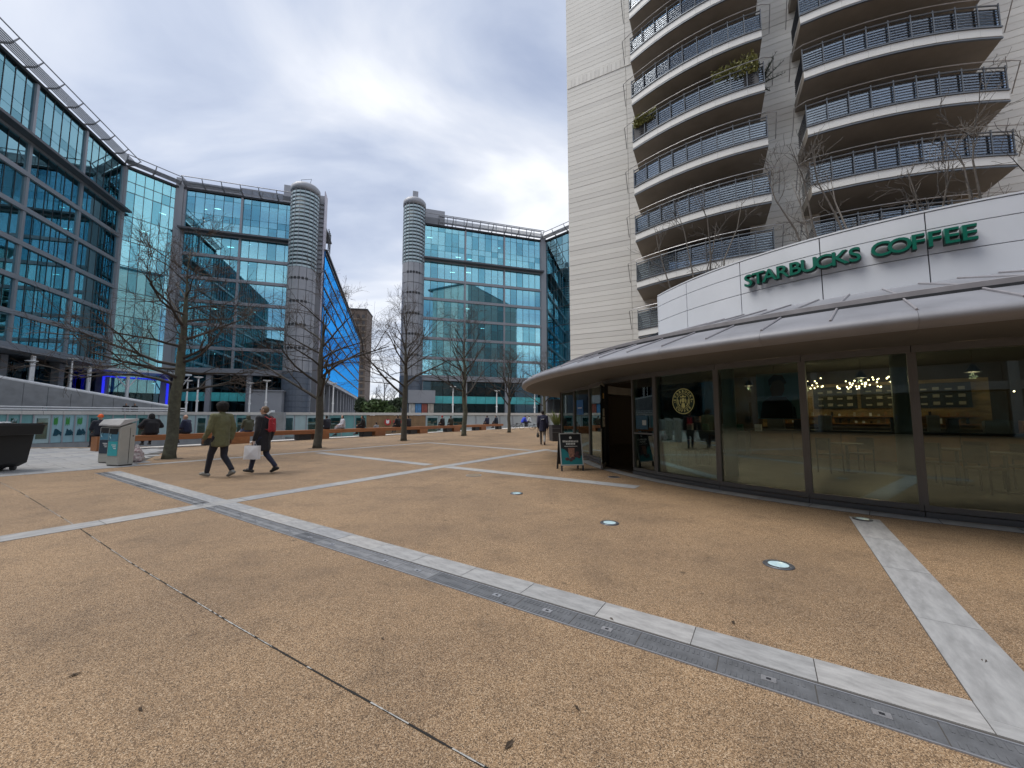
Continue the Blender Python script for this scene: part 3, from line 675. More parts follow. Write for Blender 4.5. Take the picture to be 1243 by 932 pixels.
for g in (0, 1):
    cv = curve(g); inner = [(cv[-1].x, 2.58), (cv[0].x, 2.58)]
    if g == 0: inner = [(6.73, 1.1), (6.0, 2.58), (0, 2.58)]
    else: inner = [(15.6, 2.58), (9.1, 2.58), (8.35, 1.1)]
    P = {}
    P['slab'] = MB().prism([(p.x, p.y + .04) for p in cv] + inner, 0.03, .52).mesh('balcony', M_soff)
    P['fascia'] = [strip_mesh('fascia_panel', [a, b], .12, .49, .07, M_fasc) for a, b in [(cv[i].lerp(cv[i + 1], .004), cv[i].lerp(cv[i + 1], .996)) for i in range(0, 9)]]
    P['groove'] = strip_mesh('fascia_edge', curve(g, .02), .0, .06, .09, M_rail)
    P['top'] = strip_mesh('slab_edge', curve(g, .05), .5, .56, .12, M_rail)
    bars = []
    for k in range(7):
        mb = MB(); mb.tube([p + Vector((0, .06, .66 + k * .13)) for p in cv], .021, 4); bars.append(mb.mesh('rail_bar', M_bar))
    for x, y in ((cv[0].x, cv[0].y), (cv[-1].x, cv[-1].y)):
        mb = MB()
        for k in range(8): mb.tube([(x, y + .06, .66 + k * .115), (x, y + 1.9, .66 + k * .115)], .017, 4)
        bars.append(mb.mesh('end_bars', M_bar))
    P['bars'] = bars
    mb = MB(); mb.tube([p + Vector((0, .06, 1.62)) for p in cv], .035, 6); P['hand'] = mb.mesh('handrail', M_rail)
    cu = curve(g, .12); mb = MB(); a, b = cu[0], cu[-1]
    mb.tube([a + Vector((-.45, .9, .75)), a + Vector((-.45, .2, 1.72))] + [p + Vector((0, 0, 1.78)) for p in cu] + [b + Vector((.42, .2, 1.76)), b + Vector((.42, .9, .8)), b + Vector((.05, .9, .75))], .022, 5); P['upper'] = mb.mesh('outer_rail', mat('outer_rail', (.33, .33, .34), .35, .5))
    P['post'] = MB().box(-.02, .02, -.02, .05, .55, 1.72).mesh('rail_post', M_rail)
    P['glass'] = strip_mesh('glass_panel', [p + Vector((0, .16, 0)) for p in cv], .6, 1.56, .012, glass('balustrade_glass', (.72, .78, .82), (.78, .86, .95), 1.3, .13, .15))
    BAL.append((cv, P))
def window_wall(x0, x1, n, z0, y=1.75):
    w = (x1 - x0) / n
    for i in range(n):
        fr = piece('window_frame', M_rail, ap, I4, x0 + i * w, x0 + (i + 1) * w - .01, y + .02, y + .09, z0, z0 + 2.42)
        piece('window', g_apt, ap, I4, x0 + i * w + .06, x0 + (i + 1) * w - .07, y - .03, y, z0 + .06, z0 + 2.36)
        if rnd() < .5: piece('curtain', mat('net_curtain', (.45, .47, .5), .9, 0, .15, 8), ap, I4, x0 + i * w + .06, x0 + (i + .45 + .4 * rnd()) * w, y + .004, y + .016, z0 + .06, z0 + 2.36)
for k in range(-1, 9):
    z = 9.02 + k * 2.95
    for g, (cv, P) in enumerate(BAL):
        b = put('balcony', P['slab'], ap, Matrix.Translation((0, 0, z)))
        for me in P['fascia']: put('fascia_panel', me, b)
        put('glass_panel', P['glass'], b); put('fascia_edge', P['groove'], b); put('slab_edge', P['top'], b); put('handrail', P['hand'], b); put('outer_rail', P['upper'], b)
        for me in P['bars']: put('rail_bar', me, b)
        for i, p in enumerate(cv): put('rail_post', P['post'], b, Matrix.Translation((p.x, p.y + .06, 0)))
        window_wall(1.65 if g == 0 else 9.15, 5.95 if g == 0 else 14.15, 4, z + .52)
piece('roof_slab', M_rail, ap, I4, -5.3, 27.3, .5, 16, HT + .02, HT + .4)

def leaf_cloud(name, m, parent, n, fn, size, M=None, seed=1):
    random.seed(seed); mb = MB()
    for _ in range(n):
        p = Vector(fn()); a = Vector((rnd() - .5, rnd() - .5, rnd() - .3)).normalized(); b = a.orthogonal().normalized()
        b = (Matrix.Rotation(rnd() * 6.28, 3, a) @ b); c = a.cross(b); s = size * (.6 + .8 * rnd())
        mb.add([p - b * s * .5, p + c * s * .28, p + b * s, p - c * s * .28], [(0, 1, 2, 3)])
    return mb.build(name, m, parent, M)
M_leafy = mat('olive_leaf', (.22, .22, .07), .6, 0, .4, 30); M_leafd = mat('dark_leaf', (.03, .045, .03), .6, 0, .4, 20); M_pot = mat('dark_planter', (.035, .035, .04), .6, 0, .15)
ztk = 9.02 + 3 * 2.95
def hedge(label, t0, t1, m, sd, hgt):
    cv = BAL[0][0]; a = cv[0].lerp(cv[-1], (t0 + t1) / 2); R3 = Matrix.Rotation(RAD(-27), 4, 'Z')
    W = AO + (R3 @ (a + Vector((0, .1, 0)))) ; W.z = ztk + .53
    t = thing('balcony_hedge', label, 'hedge', W, RAD(-27) + math.atan2(-1.4, 6.73))
    l = (t1 - t0) * 6.8
    MB().box(-l / 2, l / 2, -.16, .16, 0.0, .8).build('trough', M_pot, t)
    leaf_cloud('foliage', m, t, 2600, lambda: ((rnd() - .5) * l, (rnd() - .5) * .6, .75 + (hgt * (1.25 + .35 * sin(rnd() * 40))) * rnd()), .12, seed=sd)
hedge('clipped olive-green hedge trough on a balcony rail, the longer one beside a dark bush', .66, .97, M_leafy, 1, .75)
hedge('thin olive-green hedge trough at the outer end of a balcony, nearest the blank wall', .02, .22, M_leafy, 2, .5)
R3 = Matrix.Rotation(RAD(-27), 4, 'Z'); W = AO + R3 @ Vector((6.55, -.8, 0)); W.z = ztk + .53
bu = thing('balcony_bush', 'dark spiky evergreen bush spilling over the end of a balcony', 'bush', W)
MB().tube([(0, 0, 0), (0, 0, .35)], [.16, .22], 10).build('pot', M_pot, bu)
mb = MB(); random.seed(4)
for k in range(26):
    a = rnd() * 6.28; el = rnd() * 1.2 - .3; L_ = .5 + rnd() * .6; d = Vector((cos(a) * cos(el) + .3, sin(a) * cos(el) - .3, sin(el) + .25))
    pts = [Vector((0, 0, .4)) + d * L_ * s for s in (0, .5, 1)]
    mb.tube(pts, [.03, .03, .008], 4)
    for _ in range(34):
        q = pts[0].lerp(pts[2], .2 + .8 * rnd()); v = Vector((rnd() - .5, rnd() - .5, rnd() - .2)) * .22; mb.tube([q, q + v], [.012, .003], 3, cap=False)
mb.build('foliage', M_leafd, bu)

# ------------------------------------------------------------------ coffee shop pavilion
CC = Vector((11.87, 12.7, 0)); CR = 9.23
cf = thing('coffee_shop', 'round glazed coffee shop with grey rolled canopy and white sign band', 'coffee shop', CC)
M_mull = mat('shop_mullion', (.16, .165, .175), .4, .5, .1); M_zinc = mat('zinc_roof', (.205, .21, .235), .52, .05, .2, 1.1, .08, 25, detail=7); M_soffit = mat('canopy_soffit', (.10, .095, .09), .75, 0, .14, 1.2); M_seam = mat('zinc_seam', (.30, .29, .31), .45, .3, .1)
M_wpan = mat('white_sign_panel', (.66, .69, .74), .4, .1, .035, .8)
g_cafe = glass('cafe_glass', (.66, .74, .71), (.80, .93, .89), 1.5, .035)
def CP(th, r=CR, z=0.0): a = RAD(th); return Vector((r * cos(a), r * sin(a), z))
def chord(a, b):
    d = b - a; return Matrix.Translation(a) @ Matrix.Rotation(math.atan2(d.y, d.x), 4, 'Z'), d.length
def theta_at(px, R, side=-1):
    d = ray(px, 500); d = Vector((d.x, d.y, 0)).normalized(); b = d.dot(CC); c = CC.dot(CC) - R * R; t = b - math.sqrt(max(b * b - c, 0)); p = d * t - CC
    return math.degrees(math.atan2(p.y, p.x))
def pane(a, b, name='window', sill=True):
    F, l = chord(a, b)
    w = piece(name, g_cafe, cf, F, .045, l - .045, -.012, .012, .17, 2.36)
    if sill:
        piece('sill', M_mull, cf, F, 0, l, -.07, .08, .0, .075); piece('sill_rail', M_mull, cf, F, 0, l, -.045, .05, .085, .165)
    piece('head_rail', M_mull, cf, F, 0, l, -.06, .06, 2.365, 2.47)
    for x in (0.0, l): piece('mullion', M_mull, cf, F, x - .026 + (.02 if x == 0 else -.02), x + .026 + (.02 if x == 0 else -.02), -.055, .055, .166, 2.364)
    return w, F, l
muls = [-161.9, -156.8, -147.2, -138.3, -130.2, -121.9, -113.4, -104.8, -96.2, -87.6, -79, -70]
emF = None
for i in range(len(muls) - 1):
    w, F, l = pane(CP(muls[i]), CP(muls[i + 1]))
    if i == 1: emF = F, l
S0 = CP(-181.6); S1 = Vector((2.02, 15.5, 0)) - CC
Sm = S0.lerp(S1, .5); Dl = CP(-172.4)
for a, b in ((S1, Sm), (Sm, S0), (S0, Dl)): pane(a, b)
F, l = chord(Dl, CP(-161.9)); piece('head_rail', M_mull, cf, F, 0, l, -.06, .06, 2.365, 2.47)
piece('door_jamb', M_dark, cf, F, -.02, .12, -.08, .1, 0, 2.36)
# door leaf swung outwards
h0 = CP(-172.0); h1 = gnd(729, 572) - CC; h1 = h0 + (h1 - h0).normalized() * .95
F, l = chord(h1, h0); lf = piece('door_leaf', glass('door_glass', (.5, .62, .58), (.85, .95, .92), 2.0, .12), cf, F, 0.02, l - .02, -.012, .012, .14, 2.3)
for z0, z1 in ((.03, .13), (2.31, 2.38)): piece('door_rail', M_mull, cf, F, 0, l, -.03, .03, z0, z1)
piece('door_edge', M_mull, cf, F, l - .05, l + .02, -.03, .03, .131, 2.309)
M_card = mat('grey_card', (.5, .5, .49), .7); M_yel = mat('amber_card', (.62, .33, .05), .6, 0, .3, 12); M_bluep = mat('blue_poster', (.02, .16, .5), .5, 0, .25, 3)
def notice(F, m, x0, x1, z0, z1, y=-.022): return piece('notice', m, cf, F, x0, x1, y - .003, y, z0, z1)
n1_ = notice(F, M_card, .40, .74, 1.45, 1.66); notice(F, M_card, .33, .58, 1.14, 1.43); n3_ = notice(F, M_card, .62, .86, 1.14, 1.42); notice(F, M_yel, .5, .72, 1.95, 2.1)
for z in (1.52, 1.57): notice(F, M_dark, .47, .67, z, z + .02, -.0265)
notice(F, M_dark, .57, .6, 1.6, 1.63, -.0265); notice(F, M_dark, .43, .5, 1.3, 1.36, -.0265)
notice(F, mat('print_grey', (.2, .2, .21), .7), .67, .81, 1.2, 1.36, -.0265)
F, l = chord(Sm, S0); notice(F, M_bluep, .2, .75, 1.5, 2.02); notice(F, mat('green_film', (.2, .33, .1), .5, 0, .3, 2), .02, l - .05, .95, 1.25, .03)
notice(F, mat('poster_white', (.6, .7, .8), .5), .3, .65, 1.72, 1.76, -.027)
F, l = chord(CP(-161.9), CP(-156.8)); p = notice(F, mat('teal_notice', (.03, .12, .22), .5, 0, .4, 12), .12, .55, 1.12, 1.45); notice(F, mat('notice_white', (.5, .6, .66), .5), .36, .5, 1.22, 1.34, -.027)
piece('push_bar', M_frame, cf, F, .05, l - .08, -.05, -.025, 1.0, 1.03)
# rear walls closing the building
rear = [S1, Vector((5.0, 19.6, 0)) - CC, Vector((11.5, 21.8, 0)) - CC, Vector((19, 19.5, 0)) - CC, Vector((21, 12, 0)) - CC, CP(-70)]
for a, b in zip(rear, rear[1:]):
    F, l = chord(b, a); piece('rear_wall', mat('rear_wall', (.022, .018, .016), .8, 0, .2, 1), cf, F, 0, l, -.1, .1, 0, 3.35)
MB().prism([tuple((p).xy) for p in [CP(t) for t in range(-180, -69, 6)] + [rear[4], rear[3], rear[2], rear[1], rear[0]]], .002, .035).build('floor', mat('cafe_floor', (.035, .03, .027), .45, 0, .25, 2), cf)
MB().prism([tuple((p).xy) for p in [CP(t, 9.0) for t in range(-180, -69, 6)] + [rear[4], rear[3], rear[2], rear[1], rear[0]]], 3.3, 3.36).build('ceiling', mat('cafe_ceiling', (.05, .048, .045), .8), cf)
piece('roof_core', M_soffit, cf, I4, -.1, .1, -.1, .1, 3.4, 3.5)
# canopy: eave segments and roof sheets
eave = [(9.0, 2.49), (9.3, 2.475), (11.2, 2.36), (11.40, 2.365), (11.51, 2.40), (11.55, 2.45), (11.53, 2.51), (11.44, 2.57), (11.3, 2.62), (10.42, 2.92), (10.4, 2.86), (9.0, 2.86)]
da = 7.2
esec = MB().sweep(eave, RAD(-da / 2 + .006), RAD(da / 2 - .006), 8, caps=False)
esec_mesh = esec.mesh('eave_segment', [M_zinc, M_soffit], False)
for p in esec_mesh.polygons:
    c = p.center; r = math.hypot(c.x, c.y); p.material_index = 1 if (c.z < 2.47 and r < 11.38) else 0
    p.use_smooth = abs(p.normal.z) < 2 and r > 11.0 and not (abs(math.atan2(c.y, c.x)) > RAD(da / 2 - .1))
roof = MB().sweep([(10.3, 2.86), (10.32, 2.99), (7.5, 3.80), (7.5, 3.7)], RAD(-da / 2), RAD(da / 2), 4).mesh('roof_sheet', M_zinc)
seam = MB().tube([(11.45, 0, 2.575), (11.3, 0, 2.63), (10.45, 0, 2.925)], .014, 5).mesh('roof_seam', M_seam)
seam2 = MB().tube([(10.3, 0, 3.0), (7.52, 0, 3.81)], .016, 5).mesh('roof_seam', M_seam)
for k in range(36):
    a = -59 - k * da
    if a < -245: break
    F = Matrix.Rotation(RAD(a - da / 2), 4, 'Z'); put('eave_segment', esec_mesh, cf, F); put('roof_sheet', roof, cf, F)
    F = Matrix.Rotation(RAD(a), 4, 'Z'); put('roof_seam', seam, cf, F); put('roof_seam', seam2, cf, F); F = Matrix.Rotation(RAD(a - da / 2), 4, 'Z'); put('roof_seam', seam, cf, F); put('roof_seam', seam2, cf, F)
MB().sweep([(10.26, 2.9), (10.46, 2.9), (10.46, 2.945), (10.26, 2.945)], RAD(-59), RAD(-245), 48).build('gutter', M_dark, cf)
MB().sweep([(10.31, 3.0), (10.37, 2.95), (10.37, 3.03), (10.31, 3.05)], RAD(-59), RAD(-245), 48).build('roof_edge', M_seam, cf)
MB().prism([tuple(CP(t, 7.4).xy) for t in range(0, 360, 8)], 3.95, 4.05).build('roof_deck', M_dark, cf)
# sign band panels
SR = 7.52; zs = [3.72, 4.30, 4.76, 5.08]
ts = [theta_at(x, SR) for x in (803, 839, 907, 1009, 1145)]
st = ts[-1] - ts[-2]
edges = [t if t < 0 else t - 360 for t in ts]; edges.sort()
step = (edges[-1] - edges[1]) / (len(edges) - 2)
while edges[-1] < -50: edges.append(edges[-1] + step)
for i in range(len(edges) - 1):
    for j in range(3):
        g = .0012
        MB().sweep([(SR - .06, zs[j] + .008), (SR, zs[j] + .008), (SR, zs[j + 1] - .008), (SR - .06, zs[j + 1] - .008)], RAD(edges[i]) + g, RAD(edges[i + 1]) - g, 8).build('sign_panel', M_wpan, cf, None, False)
MB().sweep([(SR - .35, 3.7), (SR - .05, 3.7), (SR - .05, 5.07), (SR - .35, 5.07)], RAD(edges[0]) + .002, RAD(edges[-1]), 60).build('band_back', M_dark, cf)
MB().sweep([(SR - .4, 5.09), (SR + .01, 5.09), (SR + .01, 5.12), (SR - .4, 5.12)], RAD(edges[0]), RAD(edges[-1]), 60).build('band_cap', M_wpan, cf)
piece('band_end', M_wpan, cf, Matrix.Rotation(RAD(edges[0]), 4, 'Z'), SR - 2.2, SR, -.03, .0, 3.7, 5.08)
# raised green letters following the curve
M_green = mat('green_letter', (.0, .115, .075), .35, 0, .06, 3); M_ltrim = mat('letter_return', (.012, .03, .028), .5)
word = 'STARBUCKS COFFEE'; t0, t1 = theta_at(912, SR + .1), theta_at(1209, SR + .1)
if t0 > 0: t0 -= 360
wid = {'S': .92, 'T': .86, 'A': 1.05, 'R': 1.0, 'B': .98, 'U': 1.02, 'C': 1.05, 'K': 1.02, ' ': .55, 'O': 1.1, 'F': .86, 'E': .88}
tot = sum(wid[c] for c in word); x = 0
for c in word:
    mid = x + wid[c] / 2; x += wid[c]
    if c == ' ': continue
    th = t0 + (t1 - t0) * mid / tot
    me = letter(c, .37, .035, .005, M_green); me2 = letter(c, .37, .05, .008, M_ltrim)
    B = Matrix.Rotation(RAD(th), 4, 'Z') @ Matrix.Translation((SR + .13, 0, 4.40)) @ Matrix(((0, 0, 1, 0), (1, 0, 0, 0), (0, 1, 0, 0), (0, 0, 0, 1))) @ Matrix.Diagonal((1.1, 1.02, 1, 1))
    o = put('sign_letter', me, cf, B); put('letter_return', me2, o, Matrix.Translation((.004, -.004, -.05)))
# round emblem on the glass
F, l = emF; M_em = mat('emblem_pale', (.68, .74, .34), .5, 0, .1, 8); M_emd = mat('emblem_dark', (.012, .05, .04), .5)
EF = F @ Matrix.Translation((l * .5, -.03, 1.76)) @ Matrix.Rotation(pi / 2, 4, 'X')
def disc(r0, r1, z0, z1, n=40): return MB().sweep([(max(r0, .0005), z0), (r1, z0), (r1, z1), (max(r0, .0005), z1)], 0, 2 * pi, n)
em = disc(0, .272, 0, .002).build('emblem', M_emd, cf, EF)
disc(.262, .278, .002, .005).build('ring', M_em, em); disc(.158, .168, .002, .005).build('ring', M_em, em)
def ringtext(s, a0, a1, flip):
    for i, c in enumerate(s):
        a = a0 + (a1 - a0) * i / (len(s) - 1); r = .192 if not flip else .236
        M = Matrix.Rotation(RAD(a), 4, 'Z') @ Matrix.Translation((r, 0, .003)) @ Matrix.Rotation(-pi / 2 if not flip else pi / 2, 4, 'Z')
        put('emblem_letter', letter(c, .075, .001, .003, M_em), em, M)
ringtext('STARBUCKS', 172, 8, False); ringtext('COFFEE', 222, 318, True)
fig = MB()
def blob(pts, z=.003): fig.prism(pts, .002, .0045)
blob([(.04 * cos(a) , .02 + .052 * sin(a)) for a in [k * pi / 8 for k in range(16)]])
blob([(-.075, .085), (-.06, .125), (-.035, .098), (0, .145), (.035, .098), (.06, .125), (.075, .085)])
for s in (-1, 1):
    blob([(s * .05, .07), (s * .085, .02), (s * .075, -.06), (s * .055, -.02), (s * .048, .03)])
    blob([(s * .145, .06), (s * .118, .03), (s * .115, -.04), (s * .07, -.105), (s * .085, -.115), (s * .14, -.04)])
    fig.ball((s * .19 * 1.1, -.015, .003), .012, 6, 4)
blob([(-.035, -.04), (.035, -.04), (.05, -.13), (0, -.15), (-.05, -.13)])
fig.build('figure', M_em, em)
# interior: counter, menu boards, pillars, poster, lamps
FI = Matrix.Rotation(RAD(-43), 4, 'Z')
M_wood = mat('counter_wood', (.33, .16, .065), .5, 0, .25, 3); M_blk = mat('black_kit', (.015, .015, .017), .4)
def inside(name, m, x0, x1, y0, y1, z0, z1): return piece(name, m, cf, FI, x0, x1, y0, y1, z0, z1)
for k in range(5): inside('counter_panel', M_wood, -3.4 + k * 1.3, -2.12 + k * 1.3, -.6, .2, .04, .92)
inside('counter_top', M_blk, -3.45, 3.15, -.66, .26, .921, .97)
inside('back_panel', mat('dark_backwall', (.045, .032, .024), .6, 0, .35, 1.5), -6, 6, 2.9, 3.0, .04, 3.28)
for k in range(3):
    mb_ = inside('menu_board', mat('menu_black', (.02, .022, .022), .5), -1.75 + k * 1.45, -.4 + k * 1.45, 2.8, 2.86, 1.75, 2.62)
    for r in range(3):
        for q in range(4): inside('menu_item', mat('menu_print', (.4, .36, .28), .6), -1.6 + k * 1.45 + q * .3, -1.44 + k * 1.45 + q * .3, 2.785, 2.795, 1.85 + r * .26, 1.91 + r * .26 + .05 * (q % 2))
inside('wall_glow_panel', mat('painted_wall_glow', (.3, .2, .09), .4, 0, .5, 9), -3.6, 2.9, 2.88, 2.899, 1.0, 2.75); inside('amber_board', mat('amber_board', (.55, .27, .06), .5, 0, .3, 4), -3.3, -1.95, 2.8, 2.86, 1.6, 2.45)  # gold wall panel: warm lamplight on the back wall painted into its colour
for k, (x, h, w) in enumerate([(-2.9, .42, .5), (-2.1, .36, .4), (-1.4, .5, .35), (.4, .45, .5), (1.2, .5, .25), (1.6, .4, .22), (2.3, .35, .5)]): inside('coffee_machine', M_blk if k % 2 else M_mull, x, x + w, -.3, .1, .971, .97 + h)
random.seed(31)
for z in (1.15, 1.42):
    inside('display_shelf', M_wood, -3.3, 2.6, 2.6, 2.84, z, z + .03)
    for k in range(26): x = -3.2 + k * .22 + rnd() * .05; inside('bottle', [M_blk, MATS['menu_print'], M_white, M_wood][int(rnd() * 4)], x, x + .07, 2.66, 2.73, z + .031, z + .1 + rnd() * .12)
for k in range(7): x = 3.4 + k * .55; inside('shelf_unit', M_wood, x, x + .5, 2.3, 2.8, .04, 1.2 + .5 * rnd())
for k in range(9): x = -5.6 + k * .3; inside('merchandise', [M_white, M_wood, M_green, M_blk][k % 4], x, x + .2, -.9, -.7, .9 + .3 * (k % 2), 1.15 + .3 * (k % 2))
inside('display_case', M_mull, -5.8, -3.5, -1.0, -.4, .04, .88)
def pillar(px, py, r, m):
    p = gnd(px, py) - CC; MB().tube([p + Vector((0, 0, .04)), p + Vector((0, 0, 3.28))], r, 20).build('pillar', m, cf, None, True)
M_pil = mat('pale_pillar', (.45, .5, .48), .6, 0, .06, 2)
pillar(1103, 572, .2, M_pil); pillar(889, 580, .14, M_pil)
p = gnd(952, 588) - CC; F = Matrix.Translation(p) @ Matrix.Rotation(RAD(-35), 4, 'Z')
po = piece('hanging_poster', mat('poster_blue', (.16, .35, .48), .5, 0, .15, 1), cf, F, -.4, .4, 0, .02, 1.38, 2.36)
for pts, m in (([(-.5, .0), (-.42, .45), (-.2, .62), (.2, .6), (.42, .3), (.45, 0)], mat('poster_dress', (.05, .045, .04), .6)), ([(-.16, .62), (-.2, .85), (-.12, 1.05), (.05, 1.1), (.17, 1.0), (.18, .8), (.1, .62)], mat('poster_skin', (.22, .12, .08), .6)), ([(-.22, .9), (-.24, 1.1), (-.08, 1.24), (.14, 1.22), (.25, 1.0), (.18, .95), (.1, 1.06), (-.1, 1.04)], M_blk), ([(.34, .02), (.34, .5), (.4, .6), (.5, .6), (.55, .5), (.55, .02)], mat('poster_cup', (.35, .52, .58), .5))):
    MB().prism(pts, 0, .004).build('poster_print', m, cf, F @ Matrix.Translation((-.02, -.004, 1.39)) @ Matrix.Rotation(pi / 2, 4, 'X') @ Matrix.Diagonal((.68, .76, 1, 1)))
M_bulb = mat('warm_bulb', (1, .8, .5), .5, 0, 0, emit=(1, .72, .38), estr=14)
random.seed(9); bm_ = MB().ball((0, 0, 0), .022, 6, 4).mesh('bulb', M_bulb)
for k in range(70):
    M = FI @ Matrix.Translation((-2.2 + rnd() * 3.4, .6 + rnd() * 1.6, 2.45 + rnd() * .4)); put('bulb', bm_, cf, M)
for k in range(26):
    M = FI @ Matrix.Translation((3.2 + rnd() * 3.6, -1.5 + rnd() * 3.5, 1.5 + rnd() * 1.2)); put('bulb', bm_, cf, M)
for x, y in ((-1.8, 1.4), (0.6, 1.4), (-3.4, -.5), (3.8, .2), (5.2, 1.4), (-4.6, 1.6), (-.2, -1.7), (-2.4, -1.7), (2.0, -1.7)):  # some pendants, the front row among them, added to brighten counter and room
    lp = MB().sweep([(.05, .2), (.16, 0), (.15, 0), (.04, .19)], 0, 2 * pi, 12, 0, False).build('pendant_and_fill_shade', M_blk, cf, FI @ Matrix.Translation((x, y, 2.6)))
    MB().tube([(0, 0, .2), (0, 0, .68)], .006, 4).build('cord', M_blk, lp); MB().ball((0, 0, .06), .05, 8, 6).build('bulb', M_bulb, lp)
    ld = bpy.data.lights.new('pendant_and_fill_light', 'POINT'); ld.energy = 11; ld.color = (1, .72, .42); ld.shadow_soft_size = .08
    lo = bpy.data.objects.new('pendant_and_fill_light', ld); COL.objects.link(lo); lo.parent = cf; lo.matrix_basis = FI @ Matrix.Translation((x, y, 2.5))
# tables and chairs inside, against the curved glass
M_seatw = mat('chair_wood', (.2, .1, .045), .5, 0, .25, 8)
def cafe_chair(label, p, rz):
    t = thing('cafe_chair', label, 'chair', (p.x, p.y, .036), rz, 'chairs inside the cafe')
    MB().box(-.2, .2, -.2, .2, .43, .47).build('seat', M_seatw, t); MB().box(-.19, .19, .17, .2, .56, .86).build('backrest', M_seatw, t)
    for x in (-.17, .17):
        MB().tube([(x, .185, .0), (x, .19, .86)], .016, 6).build('leg', M_blk, t); MB().tube([(x, -.18, .0), (x, -.17, .43)], .016, 6).build('leg', M_blk, t)
for k, (px, py, la, lb, lc) in enumerate([(1030, 575, 'round black table inside the window before the menu boards', 'wooden chair at the table before the menu boards, back to the counter', 'wooden chair at the table before the menu boards, beside the glass'), (1165, 590, 'round black table inside the last window, nearer the counter', 'wooden chair with its back to the counter at the nearer last-window table', 'wooden chair beside the glass at the nearer last-window table'), (1225, 600, 'round black table at the far end of the last window', 'wooden chair at the far-end table, back to the counter', 'wooden chair at the far-end table, beside the glass'), (845, 566, 'round black table behind the round window emblem', 'wooden chair behind the emblem window, back to the wall', 'wooden chair behind the emblem window, beside the glass')]):
    p = gnd(px, py); t = thing('cafe_table', la, 'table', (p.x, p.y, .036), 0, 'tables inside the cafe')
    MB().tube([(0, 0, .69), (0, 0, .725)], .32, 20).build('tabletop', M_seatw, t); MB().tube([(0, 0, .02), (0, 0, .69)], .03, 8).build('stem', M_blk, t); MB().tube([(0, 0, .0), (0, 0, .025)], .2, 14).build('foot', M_blk, t)
    for a, lab in ((.3, lb), (3.3, lc)):
        q = p + Vector((cos(a) * .5, sin(a) * .5, 0)); cafe_chair(lab, q, a - pi / 2)

# stone kerb following the cafe front
kb = struct(MB().sweep([(9.32, .0012), (9.66, .0012), (9.66, .0024), (9.32, .0024)], RAD(-70), RAD(-182), 50).build('cafe_apron', M_joint, None, Matrix.Translation(CC)))
ks = MB().sweep([(9.34, -.01), (9.64, -.01), (9.64, .006), (9.34, .006)], RAD(-2.1), RAD(2.1), 4)
KS = [ks.mesh('paving_slab', m_) for m_ in gran]
for k in range(26): put('paving_slab', KS[k % 4], kb, Matrix.Rotation(RAD(-72 - k * 4.26), 4, 'Z'))
# ------------------------------------------------------------------ bare winter trees
M_bark = mat('dark_bark', (.045, .04, .033), .85, 0, .35, 9, .8, 28, col2=(.085, .08, .06)); M_barkm = mat('mossy_bark', (.05, .048, .036), .9, 0, .4, 7, .9, 26, col2=(.11, .115, .08))
M_twig = mat('twig', (.07, .052, .04), .85, 0, .2, 5); M_branch = mat('branch', (.04, .035, .03), .85, 0, .25, 6)
M_soil = mat('tree_pit', (.17, .13, .09), .95, 0, .3, 20)
def grow(mb, tw, p, d, L, r, depth, rg, spread, droop, twigs):
    n = 4; pts = [p]; rs = [r]; dirs = [d]
    for i in range(n):
        d = (d + Vector((rg.gauss(0, .16), rg.gauss(0, .16), rg.gauss(0, .12) + droop)) ).normalized()
        p = p + d * (L / n); pts.append(p); rs.append(max(r * (1 - .62 * (i + 1) / n), .004)); dirs.append(d)
    (mb if r > .012 else tw).tube(pts, rs, 5 if r > .03 else (4 if r > .012 else 3), cap=False)
    if depth <= 0: return
    nb = twigs if depth == 1 else rg.randint(3, 5)
    for k in range(nb):
        t = .25 + .75 * (k + rg.random()) / nb; i = min(int(t * n), n - 1); q = pts[i].lerp(pts[i + 1], t * n - i)
        ax = dirs[i + 1].orthogonal().normalized(); ax = Matrix.Rotation(rg.random() * 6.28, 3, dirs[i + 1]) @ ax
        nd = (Matrix.Rotation(spread * (.6 + .7 * rg.random()), 3, ax) @ dirs[i + 1])
        nd = (nd + Vector((0, 0, .12))).normalized()
        grow(mb, tw, q, nd, L * (.42 + .3 * rg.random()), max(rs[i] * (.42 + .2 * rg.random()), .005), depth - 1, rg, spread, droop * .5, twigs)
